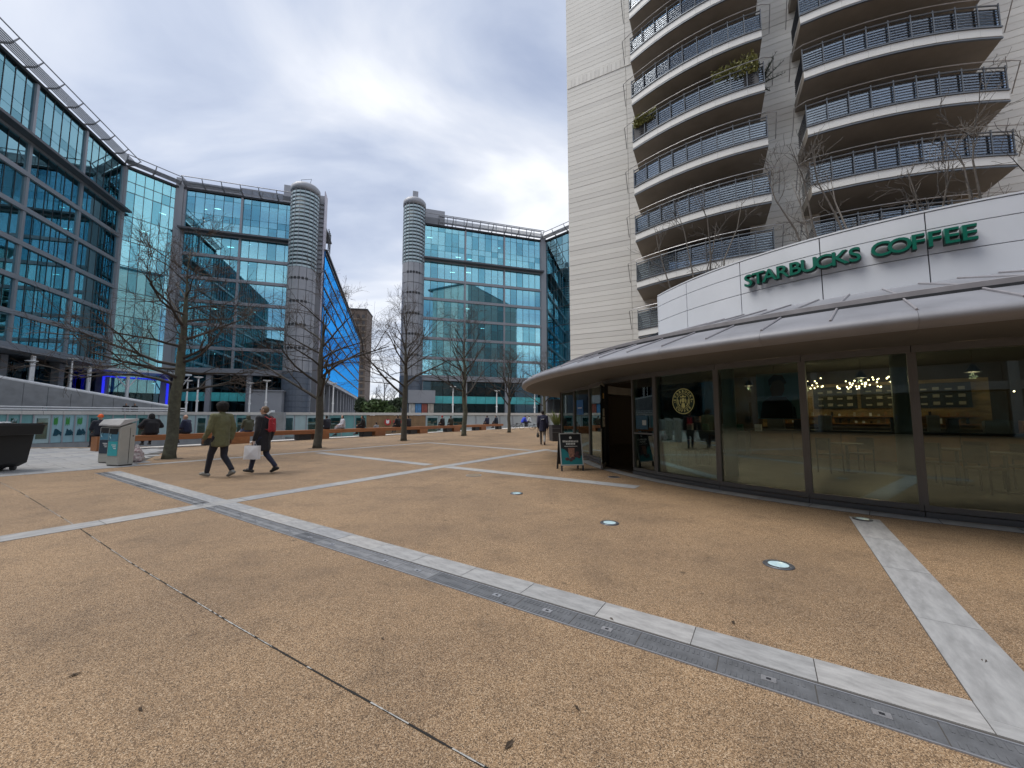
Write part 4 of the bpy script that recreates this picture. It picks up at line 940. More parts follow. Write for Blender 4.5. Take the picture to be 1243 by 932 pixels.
def tree(label, base, H, r, seed, spread_r, first=.28, lean=(0, 0), nmain=16, elev=25, twigs=5, droop=.0, limbs=()):
    rg = random.Random(seed); t = thing('plane_tree', label, 'tree', base, 0, 'bare trees along the benches')
    pts = []; rs = []
    for i in range(11):
        s = i / 10; pts.append(Vector((lean[0] * s * H + (rg.gauss(0, .03) if i else 0), lean[1] * s * H + (rg.gauss(0, .03) if i else 0), H * s * .96))); rs.append(r * (1.0 - .25 * s if s < .35 else max(.9 - .95 * (s - .35) / .65 * 1.0, .08)) if i else r * 1.12)
    MB().tube([Vector((0, 0, -.02)), Vector((0, 0, .18))] + pts[1:], [r * 1.25, r * 1.06] + rs[1:], 12).build('trunk', M_barkm if r > .17 else M_bark, t, None, True)
    mb, tw = MB(), MB()
    def at(s):
        k = min(int(s * 10), 9); return pts[k].lerp(pts[k + 1], s * 10 - k), rs[k]
    spec = list(limbs)
    ga = rg.random() * 6.28
    for k in range(nmain):
        s = first + (.97 - first) * (k + .5) / nmain; ga += 2.4 + rg.gauss(0, .3)
        Ls = spread_r * (1.0 - .55 * max(0, (s - .45) / .55)) * (.75 + .4 * rg.random())
        spec.append((s, ga, RAD(elev + 30 * (s - first) + rg.gauss(0, 7)), Ls))
    for s, az, el, Ls in spec:
        p, rr = at(s); d = Vector((cos(az) * cos(el), sin(az) * cos(el), sin(el)))
        grow(mb, tw, p, d, Ls, min(rr * .55, .012 + Ls * .018), 3, rg, .7, droop, twigs)
    stuff(mb.build('branches', M_branch, t, None, True)); stuff(tw.build('twigs', M_twig, t))
    MB().tube([(0, 0, .001), (0, 0, .012)], r * 2.2, 14).build('tree_pit', M_soil, t)
    return t
tree('thick bare tree with mossy lower trunk behind the walking couple, beside the litter bins', gnd(205, 557), 7.6, .175, 3, 2.4, .30, (.035, .0), 22, 14, 7, -.01, [(.42, pi * .93, RAD(12), 2.5), (.62, pi * .9, RAD(26), 2.6), (.45, 0.1, RAD(14), 2.2), (.75, pi * .8, RAD(35), 1.8)])
tree('bare tree in front of the blue glass facade, its long limbs low on the trunk', gnd(385, 544), 7.6, .17, 8, 2.6, .30, (.003, 0), 17, 30, 5, .0, [(.30, pi * .97, RAD(40), 3.6), (.5, .1, RAD(38), 3.3)])
tree('bare tree before the gap between the office blocks, one arm stretched to the side', gnd(490, 535), 8.1, .17, 15, 2.7, .36, (0, 0), 18, 36, 6, .0, [(.34, pi * .95, RAD(26), 3.6)])
tree('bare tree standing by the bench where a red-hatted person sits', gnd(563, 529), 8.9, .18, 22, 3.0, .30, (0, 0), 20, 38, 6)
tree('smaller bare tree with a broom-like round crown near the bicycles', gnd(618, 525), 6.6, .15, 31, 2.9, .36, (0, 0), 18, 40, 6)
tree('bare tree rising behind the tip of the cafe canopy', gnd(661, 521), 8.5, .2, 37, 3.2, .3, (0, 0), 16, 35, 5)
# small multi-stem trees in the roof planter behind the sign
def rooftree(label, px, r, top, seed, stems):
    rg = random.Random(seed); th = theta_at(px, r); p = CC + CP(th, r); t = thing('roof_tree', label, 'tree', (p.x, p.y, 4.05), 0, 'small trees above the sign')
    st, mb, tw = MB(), MB(), MB()
    for k in range(stems):
        a = rg.random() * 6.28; d = Vector((cos(a) * .35, sin(a) * .35, 1)).normalized()
        pts = [Vector((0, 0, 0))]
        for i in range(4): pts.append(pts[-1] + (d + Vector((rg.gauss(0, .15), rg.gauss(0, .15), .3))).normalized() * (top / 4 * .8))
        st.tube(pts, [.034, .027, .02, .013, .005], 5); grow(mb, tw, pts[-2], (pts[-1] - pts[-2]).normalized(), top * .16, .012, 2, rg, .6, .0, 4)
        for j in range(3):
            s = 1.0 + rg.random() * 3; i = min(int(s), 3); q = pts[i].lerp(pts[i + 1], s - i); a = rg.random() * 6.28
            grow(mb, tw, q, Vector((cos(a) * .8, sin(a) * .8, .7)).normalized(), .4 + rg.random() * .5, .011, 2, rg, .75, .03, 3)
    st.build('stems', mat('pale_bark', (.13, .115, .1), .8, 0, .3, 12), t); stuff(mb.build('branches', mat('pale_branch', (.09, .078, .068), .8), t)); stuff(tw.build('twigs', mat('pale_twig', (.1, .088, .078), .8), t))
    MB().tube([(0, 0, -.0), (0, 0, .35)], [.3, .36], 12).build('pot', M_pot, t)
rooftree('small bare tree above the sign at its far end, with twin thin stems', 836, 6.5, 4.6, 2, 2)
rooftree('small bare forked tree above the first letters of the sign', 866, 6.3, 5.0, 5, 3)
rooftree('bushy bare small tree above the middle of the sign, before the pier between balconies', 1012, 6.4, 4.4, 9, 3)
rooftree('thin bare small tree above the middle of the sign, leaning to one side', 1062, 6.2, 4.6, 12, 2)
rooftree('low bare small tree above the last word of the sign', 1150, 6.3, 3.0, 17, 2)
rooftree('dark tangled small tree above the end of the sign', 1222, 6.2, 3.8, 23, 3)
# far planting in the gap
def bush(label, px, Y, w, h, m, seed, n=1500, name='shrub'):
    p = atY(px, 497, Y); t = thing(name, label, 'shrub', (p.x, p.y, 1.1)); rg = random.Random(seed)
    mb = MB()
    for k in range(7): a = rg.random() * 6.28; mb.tube([(0, 0, 0), (cos(a) * w * .3, sin(a) * w * .3, h * .6)], [.08, .02], 4)
    mb.build('stems', M_bark, t)
    lobes = [(rg.gauss(0, w * .28), rg.gauss(0, w * .2), h * (.35 + .5 * rg.random()), w * (.18 + .15 * rg.random())) for _ in range(9)]
    def f():
        l = rg.choice(lobes); v = Vector((rg.gauss(0, 1), rg.gauss(0, 1), rg.gauss(0, 1))).normalized() * l[3] * (.6 + .4 * rg.random()); return (l[0] + v.x, l[1] + v.y, max(.1, l[2] + v.z))
    leaf_cloud('foliage', m, t, n, f, .45, seed=seed)
M_ever = mat('evergreen', (.035, .055, .025), .7, 0, .4, .8); M_palm = mat('pale_grass_leaf', (.2, .22, .12), .7, 0, .3, 1)
bush('dark evergreen shrub in the gap beside the blue facade', 447, 60, 2.8, 3.2, M_ever, 3); bush('broad dark evergreen shrub in the gap against the ringed tower', 474, 62, 3.0, 3.4, M_ever, 4, 2000); bush('low green shrub on the terrace between the office blocks', 461, 58, 3, 2.6, mat('mid_green', (.06, .1, .03), .7, 0, .4, 1), 5)
for k, (px, Y, H) in enumerate(((466, 95, 11), (456, 120, 12), (478, 100, 9))):
    rg = random.Random(50 + k); p = atY(px, 497, Y); t = thing('far_tree', ['bare distant tree in the middle of the gap between offices', 'tall bare distant tree next to the brown block', 'bare distant tree close to the ringed tower'][k], 'tree', (p.x, p.y, 1.1)); mb, tw = MB(), MB()
    MB().tube([(0, 0, 0), (0, 0, H * .8)], [.25, .06], 7).build('trunk', M_bark, t)
    for j in range(14): a = rg.random() * 6.28; grow(mb, tw, Vector((0, 0, H * (.2 + .6 * j / 14))), Vector((cos(a), sin(a), .9)).normalized(), 3.4 - 2 * j / 14, .06, 2, rg, .6, .02, 5)
    stuff(mb.build('branches', M_branch, t)); stuff(tw.build('twigs', M_twig, t))

# ------------------------------------------------------------------ benches
M_bench = [mat('bench_timber_%s' % k, c, .55, 0, .22, 4, .15, 50) for k, c in (('a', (.30, .115, .04)), ('b', (.26, .10, .038)), ('c', (.33, .135, .05)))]
BL = 34.2 / 7
blab = ['timber bench section at the end of the row, beside the litter bins', 'timber bench section behind the walking couple, second from the litter bins', 'timber bench section behind the tree that fronts the blue facade', 'timber bench section in the middle of the row', 'timber bench section behind the tree that fronts the gap', 'timber bench section where a red-hatted person sits', 'timber bench section at the end of the row near the bicycles']
for i in range(7):
    p = B0 + DB * (i * BL); b = thing('bench', blab[i], 'bench', p, math.atan2(DB.y, DB.x), 'timber benches round the amphitheatre')
    for k in range(5): piece('seat_plank', M_bench[(i + k) % 3], b, I4, .02, BL - .02, .0 + k * .13, .122 + k * .13, .45, .6)
    piece('front_board', M_bench[i % 3], b, I4, .02, BL - .02, -.035, -.004, .36, .595)
    piece('plinth', M_bench[(i + 1) % 3], b, I4, .02, 1.0, -.033, .6, .0, .356)
    piece('plinth', M_dark, b, I4, BL - 1.0, BL - .2, .1, .55, .0, .44)
    piece('end_board', M_bench[(i + 2) % 3], b, I4, -.01, .016, -.03, .64, .02, .6)

# ------------------------------------------------------------------ people
def hull(mb_bm, c0, r0, c1, r1):
    bm = bmesh.new()
    for c, r in ((c0, r0), (c1, r1)):
        r = r if isinstance(r, (tuple, list)) else (r, r, r)
        bmesh.ops.create_icosphere(bm, subdivisions=2, radius=1.0, matrix=Matrix.Translation(c) @ Matrix.Diagonal((*r, 1)))
    h = bmesh.ops.convex_hull(bm, input=bm.verts)
    gone = list({g for g in h['geom_interior'] if isinstance(g, bmesh.types.BMVert)}); bmesh.ops.delete(bm, geom=gone, context='VERTS')
    me = bpy.data.meshes.new('h'); bm.to_mesh(me); bm.free(); mb_bm.from_mesh(me); bpy.data.meshes.remove(me)
def fuse(name, caps, mats, voxel, parent, smooth=3, wrinkle=0.0, region=None, wsize=.12):
    bm = bmesh.new()
    for c in caps: hull(bm, Vector(c[0]), c[1], Vector(c[2]), c[3])
    me = bpy.data.meshes.new(name); bm.to_mesh(me); bm.free()
    o = bpy.data.objects.new('tmp', me)
    r = o.modifiers.new('r', 'REMESH'); r.mode = 'VOXEL'; r.voxel_size = voxel; r.use_smooth_shade = True
    s = o.modifiers.new('s', 'SMOOTH'); s.iterations = smooth; s.factor = .5
    if wrinkle:
        tx = bpy.data.textures.get('folds') or bpy.data.textures.new('folds', 'CLOUDS'); tx.noise_scale = wsize; tx.noise_depth = 2
        dm = o.modifiers.new('d', 'DISPLACE'); dm.texture = tx; dm.strength = wrinkle; dm.mid_level = .5
    m2 = baked(o); bpy.data.objects.remove(o)
    m2.materials.clear()
    for q in (mats if isinstance(mats, (list, tuple)) else [mats]): m2.materials.append(q)
    if region:
        m2.polygons.foreach_set('material_index', [region(p.center) for p in m2.polygons])
    return put(name, m2, parent)
M_skin = {k: mat('skin_%s' % k, c, .55, 0, .05, 20) for k, c in (('a', (.5, .3, .21)), ('b', (.16, .085, .05)), ('c', (.42, .25, .17)))}
def cloth(n, c): return mat('cloth_' + n, c, .9, 0, .16, 25, .25, 300, sheen=.08)
def person(label, loc, heading, pose, jacket, trousers, skin='a', hair=None, hairstyle='short', scale=1.0, vox=.02, shoes=(.02, .02, .022), coat=.72, group=None, hat=None, look=0.0, arms=None, bulk=1.0, legs=None, category='person', stoop=0.0):
    t = thing('person', label, category, loc, -RAD(heading), group); t.scale = (scale,) * 3
    V = Vector
    sk = M_skin[skin]; M_sh = mat('shoe_%02d%02d' % (int(shoes[0] * 99), int(shoes[2] * 99)), shoes, .6, 0, .15)
    if pose == 'walk':
        hipz = .93; J = dict(hl=V((-.09, 0, hipz)), hr=V((.09, 0, hipz)), kl=V((-.09, .17, .52)), kr=V((.085, -.02, .49)), al=V((-.09, .27, .10)), ar=V((.08, -.33, .17)), tl=V((-.1, .43, .07)), tr=V((.09, -.20, .045)))
    elif pose == 'stand':
        J = dict(hl=V((-.09, 0, .93)), hr=V((.09, 0, .93)), kl=V((-.11, .02, .5)), kr=V((.11, .03, .5)), al=V((-.12, -.02, .09)), ar=V((.12, -.02, .09)), tl=V((-.14, .14, .04)), tr=V((.14, .14, .04)))
    else:                                                            # seated, hips at z = .1 above the seat
        J = dict(hl=V((-.1, 0, .11)), hr=V((.1, 0, .11)), kl=V((-.13, .44, .10)), kr=V((.13, .44, .10)), al=V((-.12, .48, -.36)), ar=V((.12, .46, -.36)), tl=V((-.13, .64, -.42)), tr=V((.13, .62, -.42)))
    if legs: J.update({k: V(v) for k, v in legs.items()})
    pel = (J['hl'] + J['hr']) / 2; st = stoop
    def sp(h, f=0.0): return pel + V((0, st * h + f, h * (1 - .12 * st)))
    chest = sp(.34); shz = sp(.50); nk = sp(.58, .01); hd = sp(.71, .03 + st * .03)
    sl, sr = shz + V((-.185, 0, -.01)), shz + V((.185, 0, -.01))
    A = arms or (((-.24, -.03, -.30), (-.23, .07, -.55)), ((.24, -.05, -.30), (.24, .02, -.56)))
    el, wl_ = sl + V(A[0][0]) - V((-.185, 0, 0)), sl + V(A[0][1]) - V((-.185, 0, 0))
    er, wr = sr + V(A[1][0]) - V((.185, 0, 0)), sr + V(A[1][1]) - V((.185, 0, 0))
    lk = Matrix.Rotation(look, 3, 'Z')
    def hp(x, y, z): return hd + lk @ V((x, y, z))
    caps = [(pel, (.13, .10, .1), chest, (.14, .10, .12)), (chest, (.14, .1, .12), shz, (.12, .085, .06)), (shz, .07, nk, .052), (nk, .05, hd - V((0, .0, .06)), .05),
            (hp(0, -.012, .02), (.077, .092, .095), hp(0, .012, -.06), (.056, .07, .06)), (hp(0, .075, -.01), .013, hp(0, .098, -.03), .014), (hp(0, .06, -.085), .022, hp(0, .05, -.09), .025),
            (hp(-.078, -.01, 0), (.008, .014, .024), hp(-.08, -.012, -.02), (.007, .01, .014)), (hp(.078, -.01, 0), (.008, .014, .024), hp(.08, -.012, -.02), (.007, .01, .014))]
    for s_, e_, w_, sg in ((sl, el, wl_, -1), (sr, er, wr, 1)):
        caps += [(s_, .055, e_, .043), (e_, .042, w_, .028)]
        d = (w_ - e_).normalized(); ins = V((-sg, 0, 0)); fw = d.cross(ins).normalized() * sg
        fw = V((0, 1, 0)) if abs(d.y) < .7 else V((0, 0, -1))
        pc = w_ + d * .07; caps.append((w_ + d * .02, (.022, .026, .026), pc, (.02, .038, .026)))
        for k, (off, Lf) in enumerate(((-.028, .062), (-.010, .078), (.010, .074), (.028, .056))):
            q = pc + fw * off + d * .015; k1 = q + d * Lf * .55 + ins * .008; k2 = k1 + (d * .7 + ins * .6).normalized() * Lf * .5
            caps += [(q, .0095, k1, .009), (k1, .009, k2, .0078)]
        q = w_ + d * .03 + fw * .03; caps.append((q, .011, q + (d * .7 + fw * .8).normalized() * .055, .009))
    for a, b, c, e in ((J['hl'], J['kl'], J['al'], J['tl']), (J['hr'], J['kr'], J['ar'], J['tr'])): caps += [(a, .08, b, .055), (b, .052, c, .036), (c, .038, e, .03)]
    fuse('body', caps, sk, min(vox, .016) if vox > .02 else min(vox, .0125), t, 2)
    # trousers
    tc_ = [(pel + V((0, 0, .06)), (.145, .115, .06), pel - V((0, 0, .04)), (.14, .115, .07))]
    for a, b, c in ((J['hl'], J['kl'], J['al']), (J['hr'], J['kr'], J['ar'])):
        c2 = b.lerp(c, .93); tc_ += [(a, .098 * bulk, b, .07), (b, .07, c2, .056)]
    fuse('trousers', tc_, trousers, vox, t, 2, .014, wsize=.09)
    # jacket
    B = bulk; hem = pel - V((0, 0, (.93 - coat) if pose != 'sit' else .02))
    jc = [(hem, (.178 * B, .145 * B, .035), pel + V((0, 0, .08)), (.172 * B, .138 * B, .06)), (pel + V((0, 0, .08)), (.172 * B, .138 * B, .06), chest + V((0, 0, .06)), (.185 * B, .135 * B, .08)), (chest + V((0, 0, .06)), (.185 * B, .135 * B, .08), shz, (.155 * B, .10 * B, .06)), (shz + V((0, -.01, .0)), (.1, .09, .06), nk + V((0, -.01, -.0)), (.07, .072, .045)), (sl, .085 * B, sr, .085 * B)]
    for s_, e_, w_ in ((sl, el, wl_), (sr, er, wr)): jc += [(s_, .082 * B, e_, .066 * B), (e_, .064 * B, e_.lerp(w_, .95), .048 * B)]
    fuse('jacket', jc, jacket, vox, t, 2, .022, wsize=.1)
    # shoes
    for a, e in ((J['al'], J['tl']), (J['ar'], J['tr'])):
        d = (e - a); d.z = 0; bk = a - d.normalized() * .06 if d.length > 0 else a
        z = e.z + .005; fuse('shoe', [(V((bk.x, bk.y, a.z - .045)), (.042, .045, .042), V((e.x, e.y, e.z)), (.045, .05, .036)), (a - V((0, 0, .02)), .045, (a + e) / 2, .045)], M_sh, .014 if vox > .013 else .011, t, 1)
    # hair, hat and eyes
    if hat:
        fuse('hat', [(hp(0, -.012, .035), (.088, .103, .085), hp(0, -.012, .06), (.085, .098, .085))] + ([(hp(0, .0, .03), (.12, .135, .012), hp(0, .01, .025), (.125, .14, .012))] if hairstyle == 'brim' else []), hat, .013, t, 1)
    elif hair:
        H_ = {'short': [(hp(0, -.025, .03), (.083, .092, .088), hp(0, -.03, -.02), (.079, .08, .06))], 'afro': [(hp(0, -.03, .05), (.135, .135, .12), hp(0, -.03, -.01), (.12, .12, .09))], 'long': [(hp(0, -.03, .03), (.086, .092, .088), hp(0, -.07, -.2), (.09, .05, .06))], 'bald': [(hp(0, -.06, -.01), (.079, .04, .05), hp(0, -.05, -.05), (.07, .04, .03))], 'hood': [(hp(0, -.03, .02), (.11, .115, .115), hp(0, -.04, -.08), (.12, .11, .08))]}[hairstyle]
        fuse('hair' if hairstyle != 'hood' else 'hood', H_, hair, .013, t, 2, .02 if hairstyle == 'afro' else .006, wsize=.04)
    ey = MB()
    for s in (-1, 1): ey.ball(hp(s * .033, .072, .012), .011, 8, 6)
    ey.build('eyes', mat('eye_dark', (.02, .015, .012), .3), t)
    mo = MB(); mo.ball(hp(0, .082, -.062), .018, 8, 5, sq=(1.2, .4, .3)); mo.build('mouth', mat('lip', (.3, .12, .1), .5), t)
    return t, dict(hp=hp, wl=wl_, wr=wr, chest=chest, shz=shz, pel=pel, lk=lk)
C = cloth
p_, J = person('person with black afro hair, olive quilted jacket and black trousers, walking beside the coat wearer', gnd(265, 579), -72, 'walk', C('olive', (.115, .115, .055)), C('black', (.012, .012, .02)), 'b', mat('afro', (.008, .007, .007), .95, 0, .3, 60, .8, 120), 'afro', 1.0, .013, (.16, .16, .15), .74, arms=(((-.25, .02, -.28), (-.26, .16, -.50)), ((.25, -.06, -.28), (.24, -.02, -.53))), bulk=1.08)
p2, J2 = person('person in long black coat and sunglasses, red backpack, carrying a white paper bag', gnd(318, 574), -80, 'walk', C('blackcoat', (.012, .012, .016)), C('navyjean', (.02, .024, .05)), 'a', mat('brown_hair', (.12, .08, .05), .8, 0, .3, 30), 'short', .97, .013, (.02, .02, .022), .60, look=.35, bulk=1.06)
gl_ = MB()
for s in (-1, 1): gl_.ball(J2['hp'](s * .036, .082, .014), .026, 8, 6, sq=(1, .35, .8))
gl_.tube([J2['hp'](-.08, .0, .018), J2['hp'](-.075, .07, .018), J2['hp'](.075, .07, .018), J2['hp'](.08, .0, .018)], .006, 4); gl_.build('sunglasses', M_dark, p2)
def attach_world(t, P): return t.matrix_basis @ Vector(P)
bp = thing('backpack', 'red backpack worn on the black coat', 'backpack', attach_world(p2, J2['chest'] + Vector((0, -.22, -.2))), p2.rotation_euler.z); bp.scale = (.72, .62, .78)
fuse('bag', [((-.09, -.02, .06), (.07, .08, .07), (-.08, -.02, .40), (.06, .06, .06)), ((.09, -.02, .06), (.07, .08, .07), (.08, -.02, .40), (.06, .06, .06)), ((0, -.08, .08), (.1, .05, .06), (0, -.07, .24), (.09, .04, .05))], C('red', (.3, .015, .025)), .015, bp, 2, .01)
for s in (-1, 1): MB().tube([(s * .1, .03, .42), (s * .12, .2, .50), (s * .13, .33, .36), (s * .12, .2, .1), (s * .1, .04, .06)], .018, 5).build('strap', C('strapred', (.25, .015, .02)), bp)
w = attach_world(p2, J2['wl'] + Vector((0, .04, -.14)))
cb = thing('paper_bag', 'white paper carrier bag hanging from the coat wearer\'s hand', 'bag', (w.x, w.y, w.z - .34), p2.rotation_euler.z + .1)
M_paper = mat('white_paper', (.72, .72, .74), .8, 0, .05, 6, .15, 12)
m = MB(); m.add([(-.06, -.18, 0), (.06, -.18, 0), (.06, .18, 0), (-.06, .18, 0), (-.05, -.19, .34), (.045, -.185, .335), (.05, .185, .34), (-.045, .18, .33), (-.075, 0, .17), (.07, .02, .18)], [(0, 1, 2, 3), (0, 4, 5, 1), (2, 6, 7, 3), (0, 3, 8), (3, 7, 8), (7, 4, 8), (4, 0, 8), (1, 9, 2), (2, 9, 6), (6, 9, 5), (5, 9, 1)]); m.build('bag', M_paper, cb)
for s in (-1, 1): MB().tube([(s * .045, -.07, .33), (s * .02, -.04, .43), (s * .02, .04, .43), (s * .045, .07, .33)], .005, 5).build('handle', M_paper, cb)
p3, J3 = person('person walking away in navy jacket and light grey trousers, past the black planter', gnd(659, 540), 4, 'walk', C('navy', (.016, .018, .045)), C('lightgrey', (.22, .22, .22)), 'a', mat('black_hair', (.012, .011, .01), .8, 0, .3, 40), 'short', 1.0, .016, (.05, .02, .02), .70, bulk=1.12)
fuse('back_print', [((-.07, -.158, 1.30), (.018, .012, .012), (.07, -.158, 1.315), (.018, .012, .012))], M_white, .012, p3)
w = attach_world(p3, J3['wl']); hb = thing('holdall', 'small black bag carried by the navy-jacketed walker', 'bag', (w.x - .02, w.y, w.z - .50), 0)
fuse('bag', [((0, -.12, .1), (.07, .05, .1), (0, .12, .1), (.07, .05, .1)), ((0, -.1, .2), .05, (0, .1, .2), .05)], C('bagblack', (.015, .015, .016)), .02, hb); MB().tube([(0, -.1, .22), (0, -.03, .46), (0, .03, .46), (0, .1, .22)], .012, 5).build('handle', M_dark, hb)
w = attach_world(p3, J3['wr']); um = thing('umbrella', 'thin dark folded umbrella in the navy-jacketed walker\'s hand', 'umbrella', (w.x + .02, w.y, w.z - .62), 0)
MB().tube([(.02, .1, 0), (0, .0, .62)], [.008, .022], 6).build('canopy', M_dark, um); MB().tube([(0, 0, .62), (-.003, -.02, .70)], .013, 6).build('handle', M_dark, um)
# seated along the benches
def benchpt(px, off=.34):
    d = ray(px, 500); d2 = Vector((d.x, d.y)); n2 = Vector((DB.y, -DB.x)); P = B0 + NB * off; t = (P.xy.dot(n2)) / d2.dot(n2); return Vector((d2.x * t, d2.y * t, .6))
GS = 'people sitting on the benches'
def sit(px, label, jac, tro=(.015, .016, .025), hd=-62, skin='a', hair=(.015, .012, .01), hs='short', scale=1.0, hat=None, look=0.0, off=.34, bulk=1.1, stoop=.12, z=None, arms=None):
    q = benchpt(px, off)
    if z is not None: q.z = z
    A_ = arms or (((-.25, .06, -.27), (-.17, .30, -.36)), ((.25, .06, -.27), (.17, .30, -.36)))
    return person(label, q, hd, 'sit', C('j%d' % px, jac), C('t%d' % px, tro), skin, mat('hair%d' % px, hair, .85, 0, .3, 40), hs, scale, .022, group=None, hat=hat, look=look, arms=A_, bulk=bulk, stoop=stoop)
sit(124, 'seated person in dark navy jacket and bright orange hat', (.014, .018, .03), hat=mat('orange_hat', (.75, .12, .02), .7), hs='brim')
sit(186, 'broad seated person in black hooded coat, arms out', (.008, .008, .012), hs='hood', hair=(.01, .01, .012), bulk=1.45, scale=1.05, arms=(((-.36, .04, -.22), (-.22, .28, -.30)), ((.36, .04, -.22), (.22, .28, -.30))))
sit(229, 'balding person in navy puffer jacket sitting side-on on the bench', (.012, .018, .05), hs='bald', hair=(.2, .16, .12), hd=-100, look=.3, bulk=1.25)
sit(303, 'seated person in olive hooded coat and blue jeans', (.06, .065, .04), (.05, .1, .22), hs='hood', hair=(.07, .072, .05), bulk=1.3)
sit(398, 'seated person in dark navy coat beside the pale-coated woman', (.012, .015, .026), bulk=1.25)
sit(417, 'woman in pale coat with dark hair sitting turned on the bench', (.5, .5, .55), (.3, .3, .33), hd=-130, hs='long', look=.5, bulk=1.15, stoop=.05)
sit(442, 'seated person in black jacket holding something at the chest', (.012, .011, .012), hd=-100, skin='c', bulk=1.2)
sit(458, 'small figure in grey sitting low beyond the bench', (.2, .2, .21), off=2.2, z=.15, scale=.9)
sit(484, 'seated person in black coat partly behind the tree before the gap', (.01, .01, .013), bulk=1.3); sit(497, 'seated person in charcoal coat tucked against the tree before the gap', (.02, .02, .026), bulk=1.2)
sit(538, 'seated person in black coat and dark red woolly hat', (.013, .012, .015), hat=mat('red_hat', (.3, .015, .03), .9), bulk=1.25)
sit(548, 'seated person in dark olive jacket next to the red hat', (.03, .028, .018), bulk=1.2, hd=-40)
sit(592, 'seated person in navy coat leaning, one of a close pair', (.012, .018, .05), bulk=1.2, scale=1.08, hd=-50); sit(603, 'seated person in dark blue jacket, upright one of a close pair', (.01, .02, .04), bulk=1.2, scale=1.1)
sit(634, 'person in bright blue top bending forward by the bicycles', (.02, .05, .45), hd=60, stoop=.55, bulk=1.3, scale=1.15); sit(644, 'person in pale grey top crouching by the bicycles', (.45, .48, .5), hd=-60, scale=1.1, stoop=.3, hair=(.05, .04, .03))
q = benchpt(648, .9); person('person in black jacket standing behind the crouching pair', (q.x, q.y, 0), -40, 'stand', C('blk2', (.012, .012, .014)), C('blk3', (.02, .02, .03)), 'c', mat('black_hair', (.012, .011, .01)), 'short', 1.0, .022)
for px, lab in ((137, 'dark-haired person beyond the railing by the office entrance, only head showing'), (148, 'second dark figure beyond the railing by the ramp wall, head lowered')):
    q = rimpos(px) + Vector((0, 1.2, 1.1)); person(lab, q, 120, 'stand', C('blk2', (.012, .012, .014)), C('blk3', (.02, .02, .03)), 'c', mat('black_hair', (.012, .011, .01)), 'short', 1.0, .022)

# ------------------------------------------------------------------ litter bins
M_binb = mat('bin_beige', (.38, .375, .34), .45, .1, .06, 4); M_binlid = mat('bin_lid', (.46, .46, .46), .45, .1, .05, 3)
def bin_(label, px, py, rz, c1, c2, c1n):
    t = thing('recycling_bin', label, 'litter bin', gnd(px, py), rz, 'recycling bins by the bench')
    d, w_, h = .38, .5, 1.28
    prof = [(-d / 2, .03), (d / 2, .03), (d / 2, h - .02), (-d / 2 + .05, h - .14), (-d / 2, h - .18)]
    b = MB(); b.prism([(x, z) for x, z in prof], -w_ / 2, w_ / 2, M=Matrix.Rotation(pi / 2, 4, 'X')); bo = b.build('body', M_binb, t)
    bo_m = bo.modifiers.new('b', 'BEVEL'); bo_m.width = .025; bo_m.segments = 3
    l = MB(); l.prism([(-d / 2 - .03, h - .13), (d / 2 + .03, h + .04), (d / 2 + .03, h + .09), (-d / 2 + .08, h + .06), (-d / 2 - .03, h - .09)], -w_ / 2 - .02, w_ / 2 + .02, M=Matrix.Rotation(pi / 2, 4, 'X')); l.build('hood', M_binlid, t)
    MB().box(-d / 2 - .012, -d / 2 - .002, -.18, .18, h - .36, h - .2).build('aperture', M_blk, t)
    MB().box(-d / 2 - .010, -d / 2 - .002, -.2, .2, .72, .98).build('sticker', c1, t); MB().box(-d / 2 - .010, -d / 2 - .002, -.2, .2, .3, .71).build('sticker', c2, t)
    for k in range(3): MB().box(-d / 2 - .014, -d / 2 - .011, -.15, .05 - k * .05, .6 - k * .05, .62 - k * .05).build('sticker_print', M_white, t)
    for k in range(2): MB().tube([(-d / 2 - .014, .1 + k * .02, .8 + .12 * k), (-d / 2 - .014, .14, .86), (-d / 2 - .014, .1, .93)], .012, 4).build('sticker_arrow', mat('sticker_pale', (.4, .65, .72), .5), t)
    for y in (-w_ / 2 - .004,):
        MB().box(.05, .06, y, y + .003, .06, h - .18).build('door_seam', M_blk, t); MB().tube([(.13, y - .008, .86), (.13, y + .004, .86)], .016, 8).build('lock', M_blk, t)
    MB().box(-d / 2 + .02, d / 2 - .02, -w_ / 2 + .02, w_ / 2 - .02, 0, .03).build('base', M_blk, t)
M_stb = mat('sticker_blue', (.07, .22, .32), .5, 0, .2, 9); M_stt = mat('sticker_teal', (.04, .38, .42), .5, 0, .1, 6); M_std = mat('sticker_navy', (.02, .035, .06), .5, 0, .2, 9)
bin_('beige hooded recycling bin with turquoise and blue stickers, in front of its twin', 145, 565, RAD(74), M_stb, M_stt, 'a')
bin_('beige hooded recycling bin with dark navy sticker, half hidden by its twin', 134, 561.5, RAD(74), M_stb, M_std, 'b')
tb = thing('rubbish_bag', 'translucent white rubbish bag slumped against the recycling bin', 'rubbish bag', gnd(165, 561))
fuse('bag', [((0, 0, .14), (.2, .2, .14), (.02, 0, .3), (.14, .15, .12)), ((.02, 0, .3), (.12, .12, .1), (-.03, .02, .5), (.05, .05, .06)), ((.12, -.06, .1), .1, (-.12, .05, .12), .11)], mat('bag_plastic', (.55, .53, .5), .35, 0, .45, 14, .3, 20, col2=(.3, .18, .2)), .018, tb, 1, .06, wsize=.06)
fuse('green_wrapper', [((-.12, -.15, .05), (.07, .04, .04), (-.02, -.17, .07), (.06, .04, .04))], mat('wrapper', (.02, .2, .08), .5), .015, tb, 1, .02)

